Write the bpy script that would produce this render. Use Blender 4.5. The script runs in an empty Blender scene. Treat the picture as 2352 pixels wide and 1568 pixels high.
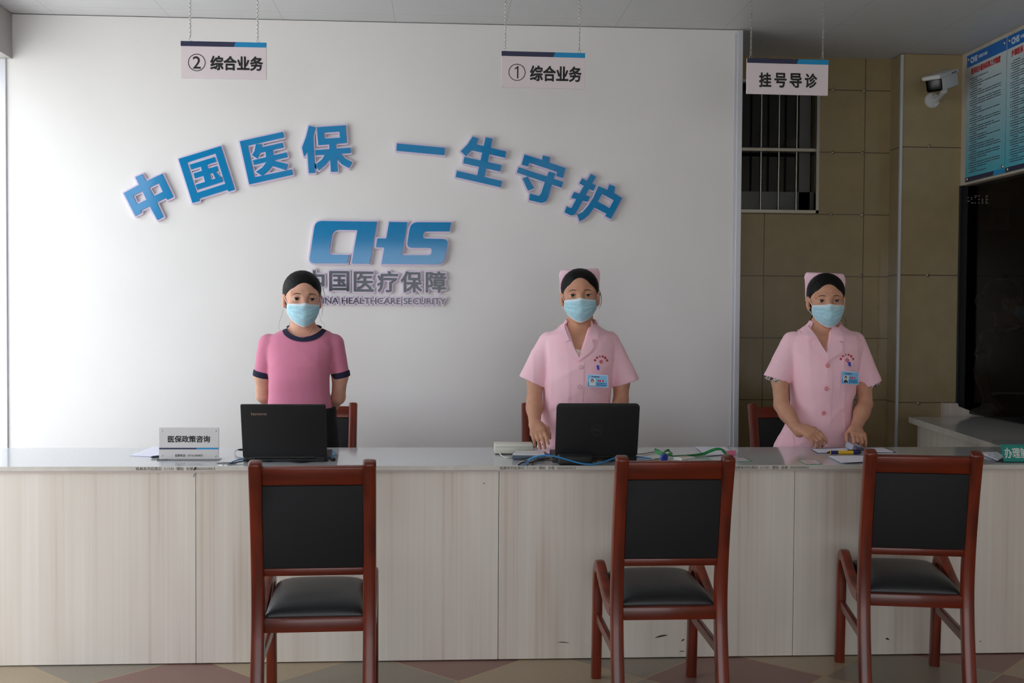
import bpy, bmesh, math, random
import numpy as np
from mathutils import Vector, Matrix
from mathutils.bvhtree import BVHTree
from mathutils.geometry import tessellate_polygon

SC = bpy.context.scene
COL = SC.collection
random.seed(7)
PI = math.pi

# ------------------------------------------------------------------ camera
FPX, CAM_H = 2600.0, 1.368
YAW, PITCH, ROLL = math.radians(3.6), math.atan(0.0265), 0.0065
CAM = Vector((0, 0, CAM_H))
FW = Vector((math.sin(YAW) * math.cos(PITCH), math.cos(YAW) * math.cos(PITCH), -math.sin(PITCH)))
_r = FW.cross(Vector((0, 0, 1))).normalized()
_u = _r.cross(FW).normalized()
RT = _r * math.cos(ROLL) + _u * math.sin(ROLL)
UP = _u * math.cos(ROLL) - _r * math.sin(ROLL)
cam_data = bpy.data.cameras.new('camera')
cam = bpy.data.objects.new('camera', cam_data)
COL.objects.link(cam)
cam_data.sensor_width = 36
cam_data.lens = FPX / 2352 * 36
cam_data.clip_end = 200
cam.matrix_world = Matrix((
    (RT.x, UP.x, -FW.x, CAM.x), (RT.y, UP.y, -FW.y, CAM.y), (RT.z, UP.z, -FW.z, CAM.z), (0, 0, 0, 1)))
SC.camera = cam

def ray(px, py):
    return FW + RT * ((px - 1176) / FPX) - UP * ((py - 784) / FPX)

def at(px, py, Y=None, X=None, Z=None):
    """point of the place seen at a photo pixel, on the plane X, Y or Z = const"""
    r = ray(px, py)
    if Y is not None: t = (Y - CAM.y) / r.y
    elif X is not None: t = (X - CAM.x) / r.x
    else: t = (Z - CAM.z) / r.z
    return CAM + r * t

# ------------------------------------------------------------------ world, daylight, exposure
SC.view_settings.view_transform = 'Standard'
SC.view_settings.look = 'None'
SC.view_settings.gamma = 1
SC.view_settings.use_curve_mapping = False
SC.view_settings.exposure = EXPOSURE = 0.0
SC.cycles.use_denoising = True
SC.cycles.max_bounces = 10
SC.cycles.diffuse_bounces = 6
SC.cycles.sample_clamp_indirect = 8
w = bpy.data.worlds.new('overcast sky')
SC.world = w
w.use_nodes = True
nt = w.node_tree
bg = nt.nodes['Background']
tc = nt.nodes.new('ShaderNodeTexCoord')
sep = nt.nodes.new('ShaderNodeSeparateXYZ')
nt.links.new(tc.outputs['Generated'], sep.inputs[0])
ramp = nt.nodes.new('ShaderNodeValToRGB')
ramp.color_ramp.elements[0].position = 0.0
ramp.color_ramp.elements[0].color = (0.91, 0.955, 1.0, 1)
ramp.color_ramp.elements[1].position = 0.6
ramp.color_ramp.elements[1].color = (0.83, 0.91, 1.0, 1)
nt.links.new(sep.outputs[2], ramp.inputs[0])
nt.links.new(ramp.outputs[0], bg.inputs[0])
bg.inputs[1].default_value = 3.55

# room measures
WALL_Y, CEIL, CTOP = 6.2, 2.93, 0.768
CF, CB = 4.40, 4.98                      # counter front and back
XL = at(12, 600, Y=WALL_Y).x             # where the white wall starts
XP = at(1700, 600, Y=WALL_Y).x           # where the white wall ends
TILE_Y, PIL_Y = 6.83, 6.67
XR = at(2203, 600, Y=PIL_Y).x            # the wall with the ticket window
FRONT = -3.5                             # the open shop front behind the camera

def portal(loc, rot, sx, sy):
    l = bpy.data.lights.new('daylight_portal', 'AREA')
    l.shape = 'RECTANGLE'; l.size = sx; l.size_y = sy
    l.cycles.is_portal = True
    o = bpy.data.objects.new('daylight_portal', l)
    COL.objects.link(o); o.location = loc; o.rotation_euler = rot
LEFT_Y0 = 2.7                            # the open side begins here
portal((XL - 0.06, (LEFT_Y0 + WALL_Y) / 2, 1.3), (0, -PI / 2, 0), 2.6, WALL_Y - LEFT_Y0)
portal((-0.15, FRONT - 0.02, 1.12), (PI / 2, 0, 0), 5.2, 2.25)
bounce_sun = bpy.data.lights.new('bounce_sun', 'SUN')  # added behind the building; its bounce off the street brightens the ceiling
bounce_sun.energy = 8; bounce_sun.angle = math.radians(3)
so = bpy.data.objects.new('bounce_sun', bounce_sun); COL.objects.link(so)
so.rotation_euler = Vector((-0.12, -0.5, -0.85)).to_track_quat('-Z', 'Y').to_euler()

# ------------------------------------------------------------------ materials
def lin(c):
    c = c / 255.0
    return c / 12.92 if c <= 0.04045 else ((c + 0.055) / 1.055) ** 2.4

def rgb(r, g, b):
    return (lin(r), lin(g), lin(b), 1)

MATS = {}
def mat(name, col, rough=0.5, metal=0.0, spec=0.5, var=0.0, vscale=(8, 8, 8), bump=0.0, bscale=None, bdist=0.002, sss=0.0,
        col2=None, lo=0.35, hi=0.65, detail=4, coat=0.0, sheen=0.0, trans=0.0, ior=1.45, alpha=1.0):
    if name in MATS: return MATS[name]
    m = bpy.data.materials.new(name); MATS[name] = m
    m.use_nodes = True
    t = m.node_tree; p = t.nodes['Principled BSDF']
    p.inputs['Base Color'].default_value = col
    p.inputs['Roughness'].default_value = rough
    p.inputs['Metallic'].default_value = metal
    p.inputs['Specular IOR Level'].default_value = spec
    p.inputs['Coat Weight'].default_value = coat
    p.inputs['Sheen Weight'].default_value = sheen
    p.inputs['Transmission Weight'].default_value = trans
    p.inputs['IOR'].default_value = ior
    p.inputs['Alpha'].default_value = alpha
    if sss:
        p.inputs['Subsurface Weight'].default_value = sss
        p.inputs['Subsurface Radius'].default_value = (0.012, 0.005, 0.003)
        p.inputs['Subsurface Scale'].default_value = 0.6
    def noise(scale, det):
        c = t.nodes.new('ShaderNodeTexCoord'); mp = t.nodes.new('ShaderNodeMapping')
        mp.inputs['Scale'].default_value = scale
        n = t.nodes.new('ShaderNodeTexNoise'); n.inputs['Scale'].default_value = 1.0; n.inputs['Detail'].default_value = det
        t.links.new(c.outputs['Object'], mp.inputs[0]); t.links.new(mp.outputs[0], n.inputs['Vector'])
        return n
    if var or col2:
        n = noise(vscale, detail)
        r = t.nodes.new('ShaderNodeValToRGB')
        r.color_ramp.elements[0].position = lo; r.color_ramp.elements[1].position = hi
        if col2 is None:
            col2 = tuple(min(1, c * (1 + var)) for c in col[:3]) + (1,)
            r.color_ramp.elements[0].color = tuple(c * (1 - var) for c in col[:3]) + (1,)
        else:
            r.color_ramp.elements[0].color = col
        r.color_ramp.elements[1].color = col2
        t.links.new(n.outputs['Fac'], r.inputs[0]); t.links.new(r.outputs[0], p.inputs['Base Color'])
    if bump:
        n = noise(bscale or vscale, 5)
        b = t.nodes.new('ShaderNodeBump'); b.inputs['Strength'].default_value = bump; b.inputs['Distance'].default_value = bdist
        t.links.new(n.outputs['Fac'], b.inputs['Height']); t.links.new(b.outputs[0], p.inputs['Normal'])
    return m

def clear_mat(name, tint, ior=1.25):
    """thin clear sheet: lets light and shadow rays through, mirrors a little"""
    m = bpy.data.materials.new(name); m.use_nodes = True
    t = m.node_tree; t.nodes.remove(t.nodes['Principled BSDF'])
    a = t.nodes.new('ShaderNodeBsdfTransparent'); a.inputs[0].default_value = tint
    g = t.nodes.new('ShaderNodeBsdfGlossy'); g.inputs['Roughness'].default_value = .03
    f = t.nodes.new('ShaderNodeLayerWeight'); f.inputs[0].default_value = .15
    x = t.nodes.new('ShaderNodeMixShader')
    t.links.new(f.outputs['Fresnel'], x.inputs[0]); t.links.new(a.outputs[0], x.inputs[1]); t.links.new(g.outputs[0], x.inputs[2])
    t.links.new(x.outputs[0], t.nodes['Material Output'].inputs[0])
    return m

def math_node(t, op, a, b=None):
    n = t.nodes.new('ShaderNodeMath'); n.operation = op
    for i, v in enumerate((a, b)):
        if v is None: continue
        if isinstance(v, (int, float)): n.inputs[i].default_value = v
        else: t.links.new(v, n.inputs[i])
    return n.outputs[0]

M_WALL = mat('white wall paint', rgb(226, 224, 224), 0.42, var=0.012, vscale=(3, 3, 3), bump=0.06, bscale=(60, 60, 60), bdist=0.001)
M_CEIL = mat('plain ceiling white', rgb(205, 206, 208), 0.5)
M_DARK = mat('unlit room shade', rgb(30, 31, 34), 0.85)  # gloom of the unlit ticket room put into its wall colour
M_SEAM = mat('dark shadow gap', rgb(40, 38, 36), 0.9)
M_ALU = mat('aluminium trim', rgb(205, 206, 214), 0.35, metal=0.25)
M_GREYB = mat('grey lintel paint', rgb(170, 168, 166), 0.6, var=0.04)
M_QUARTZ = mat('polished pale quartz', rgb(192, 193, 196), 0.09, spec=0.6, var=0.03, vscale=(90, 90, 90))
M_EDGE = mat('quartz edge', rgb(205, 199, 190), 0.35, var=0.05, vscale=(20, 20, 20))
M_CHROME = mat('steel', rgb(190, 190, 188), 0.25, metal=1.0)
M_STEELBAR = mat('stainless bar', rgb(170, 165, 155), 0.3, metal=1.0)
M_BLACKPL = mat('matt black plastic', rgb(24, 24, 26), 0.5, bump=0.05, bscale=(900, 900, 900))
M_BLACKGL = mat('black gloss plastic', rgb(14, 14, 16), 0.25)
M_LEATHER = mat('black leather', rgb(30, 31, 34), 0.38, bump=0.12, bscale=(260, 260, 260), bdist=0.0008)
M_BACKLEATHER = mat('black backing cloth', rgb(26, 27, 31), 0.7, bump=0.15, bscale=(500, 500, 500), bdist=0.0008)
M_LAV = mat('lavender acrylic edge', rgb(214, 200, 222), 0.35)
M_BLUE = mat('gloss blue acrylic', rgb(6, 126, 184), 0.08, spec=0.6)
M_GREYT = mat('grey acrylic', rgb(64, 72, 78), 0.2)
M_NAVY = mat('navy print', rgb(44, 46, 78), 0.4)
M_SKYB = mat('sky blue print', rgb(15, 140, 198), 0.4)
M_SIGNW = mat('pinkish white board', rgb(226, 214, 220), 0.4)
M_INK = mat('black print', rgb(28, 28, 32), 0.5)
M_PAPER = mat('white paper', rgb(232, 232, 246), 0.8)
M_WHITEPL = mat('white plastic', rgb(222, 222, 220), 0.4)
M_BEIGEPL = mat('beige plastic', rgb(214, 212, 200), 0.45)
M_SKIN = mat('skin', rgb(210, 160, 138), 0.5, sss=0.12, spec=0.35, var=0.05, vscale=(30, 30, 30))
M_SKIN2 = mat('tanned skin', rgb(200, 148, 122), 0.5, sss=0.12, spec=0.35, var=0.05, vscale=(30, 30, 30))
M_HAIR = mat('black hair', rgb(14, 12, 12), 0.55, spec=0.22, var=0.35, vscale=(160, 9, 60), bump=0.6, bscale=(260, 10, 90), bdist=0.0025)
M_BROW = mat('brow hair', rgb(80, 60, 52), 0.8)
M_MASK = mat('blue mask', rgb(170, 211, 226), 0.75, var=0.05, vscale=(60, 60, 60), bump=0.1, bscale=(700, 700, 700), bdist=0.0006)
M_MASKW = mat('white mask edge', rgb(222, 226, 234), 0.75)
M_SCLERA = mat('eye white', rgb(205, 196, 190), 0.25)
M_IRIS = mat('dark iris', rgb(24, 15, 12), 0.12)
M_TEE = mat('rose pink jersey', rgb(205, 122, 150), 0.85, sheen=0.2, bump=0.1, bscale=(600, 600, 600), bdist=0.0006)
M_NAVYCL = mat('navy rib', rgb(30, 31, 58), 0.85)
M_BLKCL = mat('black cloth', rgb(22, 22, 26), 0.85)
M_DRESS = mat('pale pink uniform', rgb(251, 204, 218), 0.85, sheen=0.15, var=0.02, vscale=(9, 9, 5), bump=0.12, bscale=(34, 34, 9), bdist=0.006)
M_DRESS2 = mat('pale pink seam', rgb(250, 200, 215), 0.85)
M_CAP = mat('pink cap cloth', rgb(240, 200, 216), 0.8)
M_BTNP = mat('salmon button', rgb(232, 150, 158), 0.4)
M_BTNW = mat('clear pink button', rgb(234, 196, 208), 0.3)
M_REDEMB = mat('red embroidery', rgb(190, 40, 52), 0.7)
M_BADGE = mat('blue badge print', rgb(120, 180, 222), 0.25)
M_BLUEPL = mat('blue plastic', rgb(36, 60, 170), 0.35)
M_ETH = mat('blue network cable', rgb(50, 140, 205), 0.4)
M_WCAB = mat('white cable', rgb(215, 212, 205), 0.45)
M_GREEN = mat('green ribbon', rgb(30, 140, 72), 0.5, sheen=0.2)
M_PINKCLIP = mat('pink clip', rgb(214, 110, 140), 0.4)
M_YELLOW = mat('yellow plastic', rgb(236, 190, 50), 0.35)
M_TEAL = mat('teal print', rgb(32, 138, 128), 0.35)
M_SHOE = mat('white shoe', rgb(220, 220, 220), 0.6)
M_VENTRIM = None

def wood_mat(name, base, dark, rough, coat, horiz=False, sc=1.0):
    s = (2.0 * sc, 26 * sc, 26 * sc) if horiz else (26 * sc, 26 * sc, 2.0 * sc)
    return mat(name, base, rough, col2=dark, vscale=s, lo=0.4, hi=0.8, detail=6, coat=coat)
M_WOOD = wood_mat('red brown varnished wood', rgb(120, 41, 17), rgb(64, 21, 10), 0.3, 0.15)
M_WOODH = wood_mat('red brown varnished rail', rgb(118, 40, 17), rgb(64, 21, 10), 0.3, 0.15, True)

def veneer(name, c1, c2, c3, rough=0.45):
    m = bpy.data.materials.new(name); m.use_nodes = True
    t = m.node_tree; p = t.nodes['Principled BSDF']
    p.inputs['Roughness'].default_value = rough
    c = t.nodes.new('ShaderNodeTexCoord')
    def nz(scale, det, dist=0.0):
        mp = t.nodes.new('ShaderNodeMapping'); mp.inputs['Scale'].default_value = scale
        n = t.nodes.new('ShaderNodeTexNoise'); n.inputs['Scale'].default_value = 1; n.inputs['Detail'].default_value = det
        n.inputs['Distortion'].default_value = dist
        t.links.new(c.outputs['Object'], mp.inputs[0]); t.links.new(mp.outputs[0], n.inputs['Vector'])
        return n.outputs['Fac']
    a = nz((7, 7, 0.55), 3, 0.6); b = nz((95, 95, 0.7), 3, 0.15); g = nz((28, 28, 0.5), 3, 0.4)
    v = math_node(t, 'ADD', math_node(t, 'MULTIPLY', a, 0.5), math_node(t, 'ADD', math_node(t, 'MULTIPLY', b, 0.25), math_node(t, 'MULTIPLY', g, 0.3)))
    r = t.nodes.new('ShaderNodeValToRGB')
    e = r.color_ramp.elements
    e[0].position = 0.40; e[0].color = c1
    e[1].position = 0.74; e[1].color = c3
    k = e.new(0.58); k.color = c2
    t.links.new(v, r.inputs[0]); t.links.new(r.outputs[0], p.inputs['Base Color'])
    return m
M_VENEER = veneer('pale ash veneer', rgb(226, 218, 209), rgb(216, 206, 195), rgb(188, 167, 146))

def floor_mat():
    m = bpy.data.materials.new('terrazzo tiles'); m.use_nodes = True
    t = m.node_tree; p = t.nodes['Principled BSDF']
    c = t.nodes.new('ShaderNodeTexCoord'); s = t.nodes.new('ShaderNodeSeparateXYZ')
    t.links.new(c.outputs['Object'], s.inputs[0])
    L = 0.69
    q = at(75, 1531, Z=0); q2 = at(355, 1531, Z=0)
    # lines going down to the right keep x + y, the others keep x - y
    a = math_node(t, 'DIVIDE', math_node(t, 'SUBTRACT', math_node(t, 'ADD', s.outputs[0], s.outputs[1]), q.x + q.y), L)
    b = math_node(t, 'DIVIDE', math_node(t, 'SUBTRACT', math_node(t, 'SUBTRACT', s.outputs[0], s.outputs[1]), q2.x - q2.y), L)
    i, j = math_node(t, 'FLOOR', a), math_node(t, 'FLOOR', b)
    n = math_node(t, 'MULTIPLY', math_node(t, 'ADD', math_node(t, 'ADD', i, j), 301.0), 2.0)
    n = math_node(t, 'DIVIDE', math_node(t, 'FLOORED_MODULO' if False else 'MODULO', n, 3.0), 3.0)
    r = t.nodes.new('ShaderNodeValToRGB'); r.color_ramp.interpolation = 'CONSTANT'
    e = r.color_ramp.elements
    e[0].position = 0.0; e[0].color = FLOORC[0]
    e[1].position = 0.2; e[1].color = FLOORC[1]
    k = e.new(0.55); k.color = FLOORC[2]
    t.links.new(n, r.inputs[0])
    vo = t.nodes.new('ShaderNodeTexVoronoi'); vo.inputs['Scale'].default_value = 190
    t.links.new(c.outputs['Object'], vo.inputs['Vector'])
    rr = t.nodes.new('ShaderNodeValToRGB'); rr.color_ramp.elements[0].position = 0.1; rr.color_ramp.elements[1].position = 0.35
    rr.color_ramp.elements[0].color = (1.45, 1.4, 1.35, 1); rr.color_ramp.elements[1].color = (0.95, 0.95, 0.95, 1)
    t.links.new(vo.outputs['Distance'], rr.inputs[0])
    mx = t.nodes.new('ShaderNodeMix'); mx.data_type = 'RGBA'; mx.blend_type = 'MULTIPLY'; mx.inputs[0].default_value = 0.8
    t.links.new(r.outputs[0], mx.inputs[6]); t.links.new(rr.outputs[0], mx.inputs[7])
    # brass coloured dividing strip between the tiles
    fa = math_node(t, 'ABSOLUTE', math_node(t, 'SUBTRACT', math_node(t, 'FRACT', a), 0.5))
    fb = math_node(t, 'ABSOLUTE', math_node(t, 'SUBTRACT', math_node(t, 'FRACT', b), 0.5))
    ln = math_node(t, 'GREATER_THAN', math_node(t, 'MAXIMUM', fa, fb), 0.494)
    m2 = t.nodes.new('ShaderNodeMix'); m2.data_type = 'RGBA'
    t.links.new(ln, m2.inputs[0]); t.links.new(mx.outputs[2], m2.inputs[6]); m2.inputs[7].default_value = rgb(176, 150, 110)
    t.links.new(m2.outputs[2], p.inputs['Base Color'])
    p.inputs['Roughness'].default_value = 0.35
    return m
FLOORC = [rgb(138, 128, 114), rgb(164, 146, 120), rgb(134, 98, 90)]

def grid_mat(name, col, line, sx, sz, ox, oz, lw, axes=(0, 2), rough=0.15, var=0.06, spec=0.5):
    """polished tiles or ceiling panels: a grid of joint lines over a mottled colour"""
    m = bpy.data.materials.new(name); m.use_nodes = True
    t = m.node_tree; p = t.nodes['Principled BSDF']
    p.inputs['Roughness'].default_value = rough; p.inputs['Specular IOR Level'].default_value = spec
    c = t.nodes.new('ShaderNodeTexCoord'); s = t.nodes.new('ShaderNodeSeparateXYZ')
    t.links.new(c.outputs['Object'], s.inputs[0])
    def line_f(o, step, off):
        f = math_node(t, 'FRACT', math_node(t, 'DIVIDE', math_node(t, 'SUBTRACT', o, off - 40 * step), step))
        d = math_node(t, 'SUBTRACT', 0.5, math_node(t, 'ABSOLUTE', math_node(t, 'SUBTRACT', f, 0.5)))
        return math_node(t, 'LESS_THAN', d, lw / step / 2)
    l = math_node(t, 'MAXIMUM', line_f(s.outputs[axes[0]], sx, ox), line_f(s.outputs[axes[1]], sz, oz))
    n = t.nodes.new('ShaderNodeTexNoise'); n.inputs['Scale'].default_value = 9; n.inputs['Detail'].default_value = 6
    t.links.new(c.outputs['Object'], n.inputs['Vector'])
    r = t.nodes.new('ShaderNodeValToRGB')
    r.color_ramp.elements[0].position = 0.3; r.color_ramp.elements[1].position = 0.7
    r.color_ramp.elements[0].color = tuple(v * (1 - var) for v in col[:3]) + (1,)
    r.color_ramp.elements[1].color = tuple(v * (1 + var) for v in col[:3]) + (1,)
    t.links.new(n.outputs['Fac'], r.inputs[0])
    mx = t.nodes.new('ShaderNodeMix'); mx.data_type = 'RGBA'
    t.links.new(l, mx.inputs[0]); t.links.new(r.outputs[0], mx.inputs[6]); mx.inputs[7].default_value = line
    t.links.new(mx.outputs[2], p.inputs['Base Color'])
    return m

# ------------------------------------------------------------------ object helpers
def tag(o, label=None, cat=None, group=None, kind=None):
    if label: o['label'] = label
    if cat: o['category'] = cat
    if group: o['group'] = group
    if kind: o['kind'] = kind
    return o

def empty(name, loc, label=None, cat=None, group=None, rz=0.0, rot=None):
    o = bpy.data.objects.new(name, None); COL.objects.link(o)
    o.location = loc
    o.rotation_euler = rot if rot else (0, 0, rz)
    o.empty_display_size = 0.05
    return tag(o, label, cat, group)

def link_mesh(name, me, mats, parent=None, smooth=True, loc=None, sharp=None):
    for m in (mats if isinstance(mats, (list, tuple)) else [mats]):
        me.materials.append(m)
    if smooth:
        me.polygons.foreach_set('use_smooth', [True] * len(me.polygons))
        if sharp: me.set_sharp_from_angle(angle=math.radians(sharp))
    o = bpy.data.objects.new(name, me); COL.objects.link(o)
    if loc is not None: o.location = loc
    if parent is not None: o.parent = parent
    return o

class MB:
    """collects shapes into one mesh"""
    def __init__(s): s.bm = bmesh.new()
    def box(s, lo, hi, bev=0.0, seg=2, mi=0, mtx=None):
        lo, hi = Vector(lo), Vector(hi)
        r = bmesh.ops.create_cube(s.bm, size=1.0)
        vs = r['verts']
        for v in vs:
            v.co = Vector([(lo[k] + hi[k]) / 2 + v.co[k] * (hi[k] - lo[k]) for k in range(3)])
        fs = set(f for v in vs for f in v.link_faces)
        if bev:
            es = list(set(e for v in vs for e in v.link_edges))
            r = bmesh.ops.bevel(s.bm, geom=es, offset=bev, segments=seg, profile=0.5, affect='EDGES')
            fs = set(r['faces']) | set(f for f in fs if f.is_valid)
            vs = list(set(v for f in fs for v in f.verts))
        for f in fs: f.material_index = mi
        if mtx is not None:
            for v in vs: v.co = mtx @ v.co
        return s
    def tube(s, pts, r, n=8, cap=True, mi=0, sx=None, flat=None):
        """round (or with flat=(a,b): rectangular-ish) tube along pts; r number or list"""
        pts = [Vector(p) for p in pts]
        N = len(pts)
        rr = r if isinstance(r, (list, tuple)) else [r] * N
        t0 = (pts[1] - pts[0]).normalized()
        nrm = Vector((0, 0, 1)) if abs(t0.z) < 0.9 else Vector((0, 1, 0))
        rings = []
        for i, p in enumerate(pts):
            t = (pts[min(i + 1, N - 1)] - pts[max(i - 1, 0)])
            t = t.normalized() if t.length > 1e-9 else t0
            nrm = (nrm - t * nrm.dot(t))
            nrm = nrm.normalized() if nrm.length > 1e-6 else t.orthogonal().normalized()
            bi = t.cross(nrm)
            ring = []
            for k in range(n):
                a = 2 * PI * k / n
                ca, sa = math.cos(a) * rr[i], math.sin(a) * rr[i]
                if flat: ca *= flat[0]; sa *= flat[1]
                ring.append(s.bm.verts.new(p + nrm * ca + bi * sa))
            rings.append(ring)
        for a, b in zip(rings[:-1], rings[1:]):
            for k in range(n):
                f = s.bm.faces.new((a[k], a[(k + 1) % n], b[(k + 1) % n], b[k])); f.material_index = mi
        if cap:
            s.bm.faces.new(rings[0][::-1]).material_index = mi
            s.bm.faces.new(rings[-1]).material_index = mi
        return s
    def sweep(s, pts, w, d, axis=(1, 0, 0), bev=0.006, mi=0):
        """rectangular section (w along axis, d across) swept along pts"""
        ax = Vector(axis)
        pts = [Vector(p) for p in pts]
        N = len(pts); rings = []
        ww = w if isinstance(w, (list, tuple)) else [w] * N
        dd = d if isinstance(d, (list, tuple)) else [d] * N
        for i, p in enumerate(pts):
            t = (pts[min(i + 1, N - 1)] - pts[max(i - 1, 0)]).normalized()
            nn = ax.cross(t).normalized()
            a, b = ww[i] / 2, dd[i] / 2
            c = min(bev, a * 0.6, b * 0.6); h = c * 0.3
            prof = [(a, b - c), (a - h, b - h), (a - c, b), (-a + c, b), (-a + h, b - h), (-a, b - c), (-a, -b + c), (-a + h, -b + h), (-a + c, -b), (a - c, -b), (a - h, -b + h), (a, -b + c)]
            rings.append([s.bm.verts.new(p + ax * x + nn * y) for x, y in prof])
        n = 12
        for a, b in zip(rings[:-1], rings[1:]):
            for k in range(n):
                s.bm.faces.new((a[k], a[(k + 1) % n], b[(k + 1) % n], b[k])).material_index = mi
        s.bm.faces.new(rings[0][::-1]).material_index = mi
        s.bm.faces.new(rings[-1]).material_index = mi
        return s
    def ball(s, c, r, seg=16, mi=0, mtx=None):
        rr = Vector(r) if isinstance(r, (tuple, list, Vector)) else Vector((r, r, r))
        q = bmesh.ops.create_uvsphere(s.bm, u_segments=seg, v_segments=max(6, seg // 2), radius=1)
        for v in q['verts']:
            v.co = Vector((v.co.x * rr.x, v.co.y * rr.y, v.co.z * rr.z))
            if mtx is not None: v.co = mtx @ v.co
            v.co += Vector(c)
            for f in v.link_faces: f.material_index = mi
        return s
    def cyl(s, a, b, r, n=20, mi=0, r2=None):
        return s.tube([a, b], [r, r if r2 is None else r2], n, mi=mi)
    def loops(s, loops, fn, t0=0.0, t1=1.0, mi=0):
        """loops of 2-D points (outer, then holes) -> solid; fn(u, v, t) gives the 3-D point at thickness t0..t1"""
        flat = [p for l in loops for p in l]
        tris = tessellate_polygon([[Vector((p[0], p[1], 0)) for p in l] for l in loops])
        A = [s.bm.verts.new(fn(p[0], p[1], t0)) for p in flat]
        B = [s.bm.verts.new(fn(p[0], p[1], t1)) for p in flat]
        for tr in tris:
            for V in (A, B):
                try: s.bm.faces.new([V[k] for k in tr]).material_index = mi
                except ValueError: pass
        o = 0
        for l in loops:
            n = len(l)
            for k in range(n):
                q = (o + k, o + (k + 1) % n)
                try: s.bm.faces.new((A[q[0]], A[q[1]], B[q[1]], B[q[0]])).material_index = mi
                except ValueError: pass
            o += n
        return s
    def build(s, name, mats, parent=None, smooth=True, loc=None, sharp=40, recalc=True, mtx=None):
        if recalc: bmesh.ops.recalc_face_normals(s.bm, faces=s.bm.faces[:])
        if mtx is not None: s.bm.transform(mtx)
        me = bpy.data.meshes.new(name); s.bm.to_mesh(me); s.bm.free()
        return link_mesh(name, me, mats, parent, smooth, loc, sharp)

def dilate(loops, r, seg=8):
    """the loops grown outwards by r as a list of overlapping outlines (fat edges with round corners)"""
    out = []
    for l in loops:
        n = len(l)
        for k in range(n):
            a, b = Vector(l[k]), Vector(l[(k + 1) % n])
            d = b - a
            if d.length < 1e-9: continue
            ang = math.atan2(d.y, d.x)
            cap = []
            for q in range(seg // 2 + 1):
                th = ang + PI / 2 + PI * q / (seg // 2)
                cap.append((a.x + r * math.cos(th), a.y + r * math.sin(th)))
            for q in range(seg // 2 + 1):
                th = ang - PI / 2 + PI * q / (seg // 2)
                cap.append((b.x + r * math.cos(th), b.y + r * math.sin(th)))
            out.append([cap])
    return out

_glyph = {}
def glyph_mesh(s, res=3):
    """filled outline of a text at size 1: (vertices, faces, boundary edges)"""
    if (s, res) in _glyph: return _glyph[(s, res)]
    c = bpy.data.curves.new('t', 'FONT'); c.body = s; c.size = 1; c.resolution_u = res
    c.fill_mode = 'FRONT'
    o = bpy.data.objects.new('t', c)
    me = bpy.data.meshes.new_from_object(o)
    vs = [(v.co.x, v.co.y) for v in me.vertices]
    fs = [tuple(p.vertices) for p in me.polygons]
    cnt = {}
    for f in fs:
        for k in range(len(f)):
            e = tuple(sorted((f[k], f[(k + 1) % len(f)])))
            cnt[e] = cnt.get(e, 0) + 1
    # merge duplicates: edges by rounded position
    pos = {}
    for (a, b), n in cnt.items():
        ka = tuple(sorted(((round(vs[a][0], 5), round(vs[a][1], 5)), (round(vs[b][0], 5), round(vs[b][1], 5)))))
        pos[ka] = pos.get(ka, 0) + n
    edges = [k for k, n in pos.items() if n == 1 and k[0] != k[1]]
    bpy.data.objects.remove(o); bpy.data.curves.remove(c); bpy.data.meshes.remove(me)
    _glyph[(s, res)] = (vs, fs, edges)
    return _glyph[(s, res)]

def text_into(mb, s, box, fn, bold=0.0, t0=0.0, t1=0.001, mi=0, keep=None, res=3, seg=6, align='fit'):
    """text fitted to box (u0, v0, u1, v1) and mapped by fn(u, v, t); bold is the stroke growth in box units.
    t0 == t1 gives a printed film with no sides"""
    vs, fs, edges = glyph_mesh(s, res)
    xs = [v[0] for v in vs]; ys = [v[1] for v in vs]
    x0, x1, y0, y1 = min(xs), max(xs), min(ys), max(ys)
    sx = (box[2] - box[0]) / max(1e-6, x1 - x0); sy = (box[3] - box[1]) / max(1e-6, y1 - y0)
    M = lambda p: (box[0] + (p[0] - x0) * sx, box[1] + (p[1] - y0) * sy)
    bm = mb.bm
    thick = abs(t1 - t0) > 1e-9
    kk = 0
    P2 = [M(v) for v in vs]
    for t in ((t0, t1) if thick else (t0,)):
        V = [bm.verts.new(fn(p[0], p[1], t)) for p in P2]
        for f in fs:
            try: bm.faces.new([V[k] for k in f]).material_index = mi
            except ValueError: pass
    for a, b in edges:
        a2, b2 = M(a), M(b)
        if bold <= 0:
            if thick:
                bm.faces.new([bm.verts.new(fn(*p, t)) for p, t in ((a2, t0), (b2, t0), (b2, t1), (a2, t1))]).material_index = mi
            continue
        for lp in dilate([[a2, b2]], bold, seg)[:1]:
            l = lp[0]; n = len(l)
            kk += 1
            jit = (kk * 7 % 23) * 0.00004 if thick else (kk * 7 % 11) * -0.00002
            A = [bm.verts.new(fn(p[0], p[1], t0 + (0 if thick else jit))) for p in l]
            bm.faces.new(A).material_index = mi
            if thick:
                B = [bm.verts.new(fn(p[0], p[1], t1 - 0.00004 - jit)) for p in l]
                bm.faces.new(B).material_index = mi
                for k in range(n):
                    bm.faces.new((A[k], A[(k + 1) % n], B[(k + 1) % n], B[k])).material_index = mi

def catmull(pts, n=8):
    P = [Vector(p) for p in pts]
    P = [P[0] * 2 - P[1]] + P + [P[-1] * 2 - P[-2]]
    out = []
    for i in range(1, len(P) - 2):
        for k in range(n):
            t = k / n
            a, b, c, d = P[i - 1], P[i], P[i + 1], P[i + 2]
            out.append(0.5 * ((2 * b) + (c - a) * t + (2 * a - 5 * b + 4 * c - d) * t * t + (3 * b - a - 3 * c + d) * t ** 3))
    out.append(P[-2])
    return out

def copy_tree(o, parent=None):
    c = o.copy(); COL.objects.link(c)
    if parent is not None: c.parent = parent
    for ch in list(o.children):
        k = copy_tree(ch, c)
    return c

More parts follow.
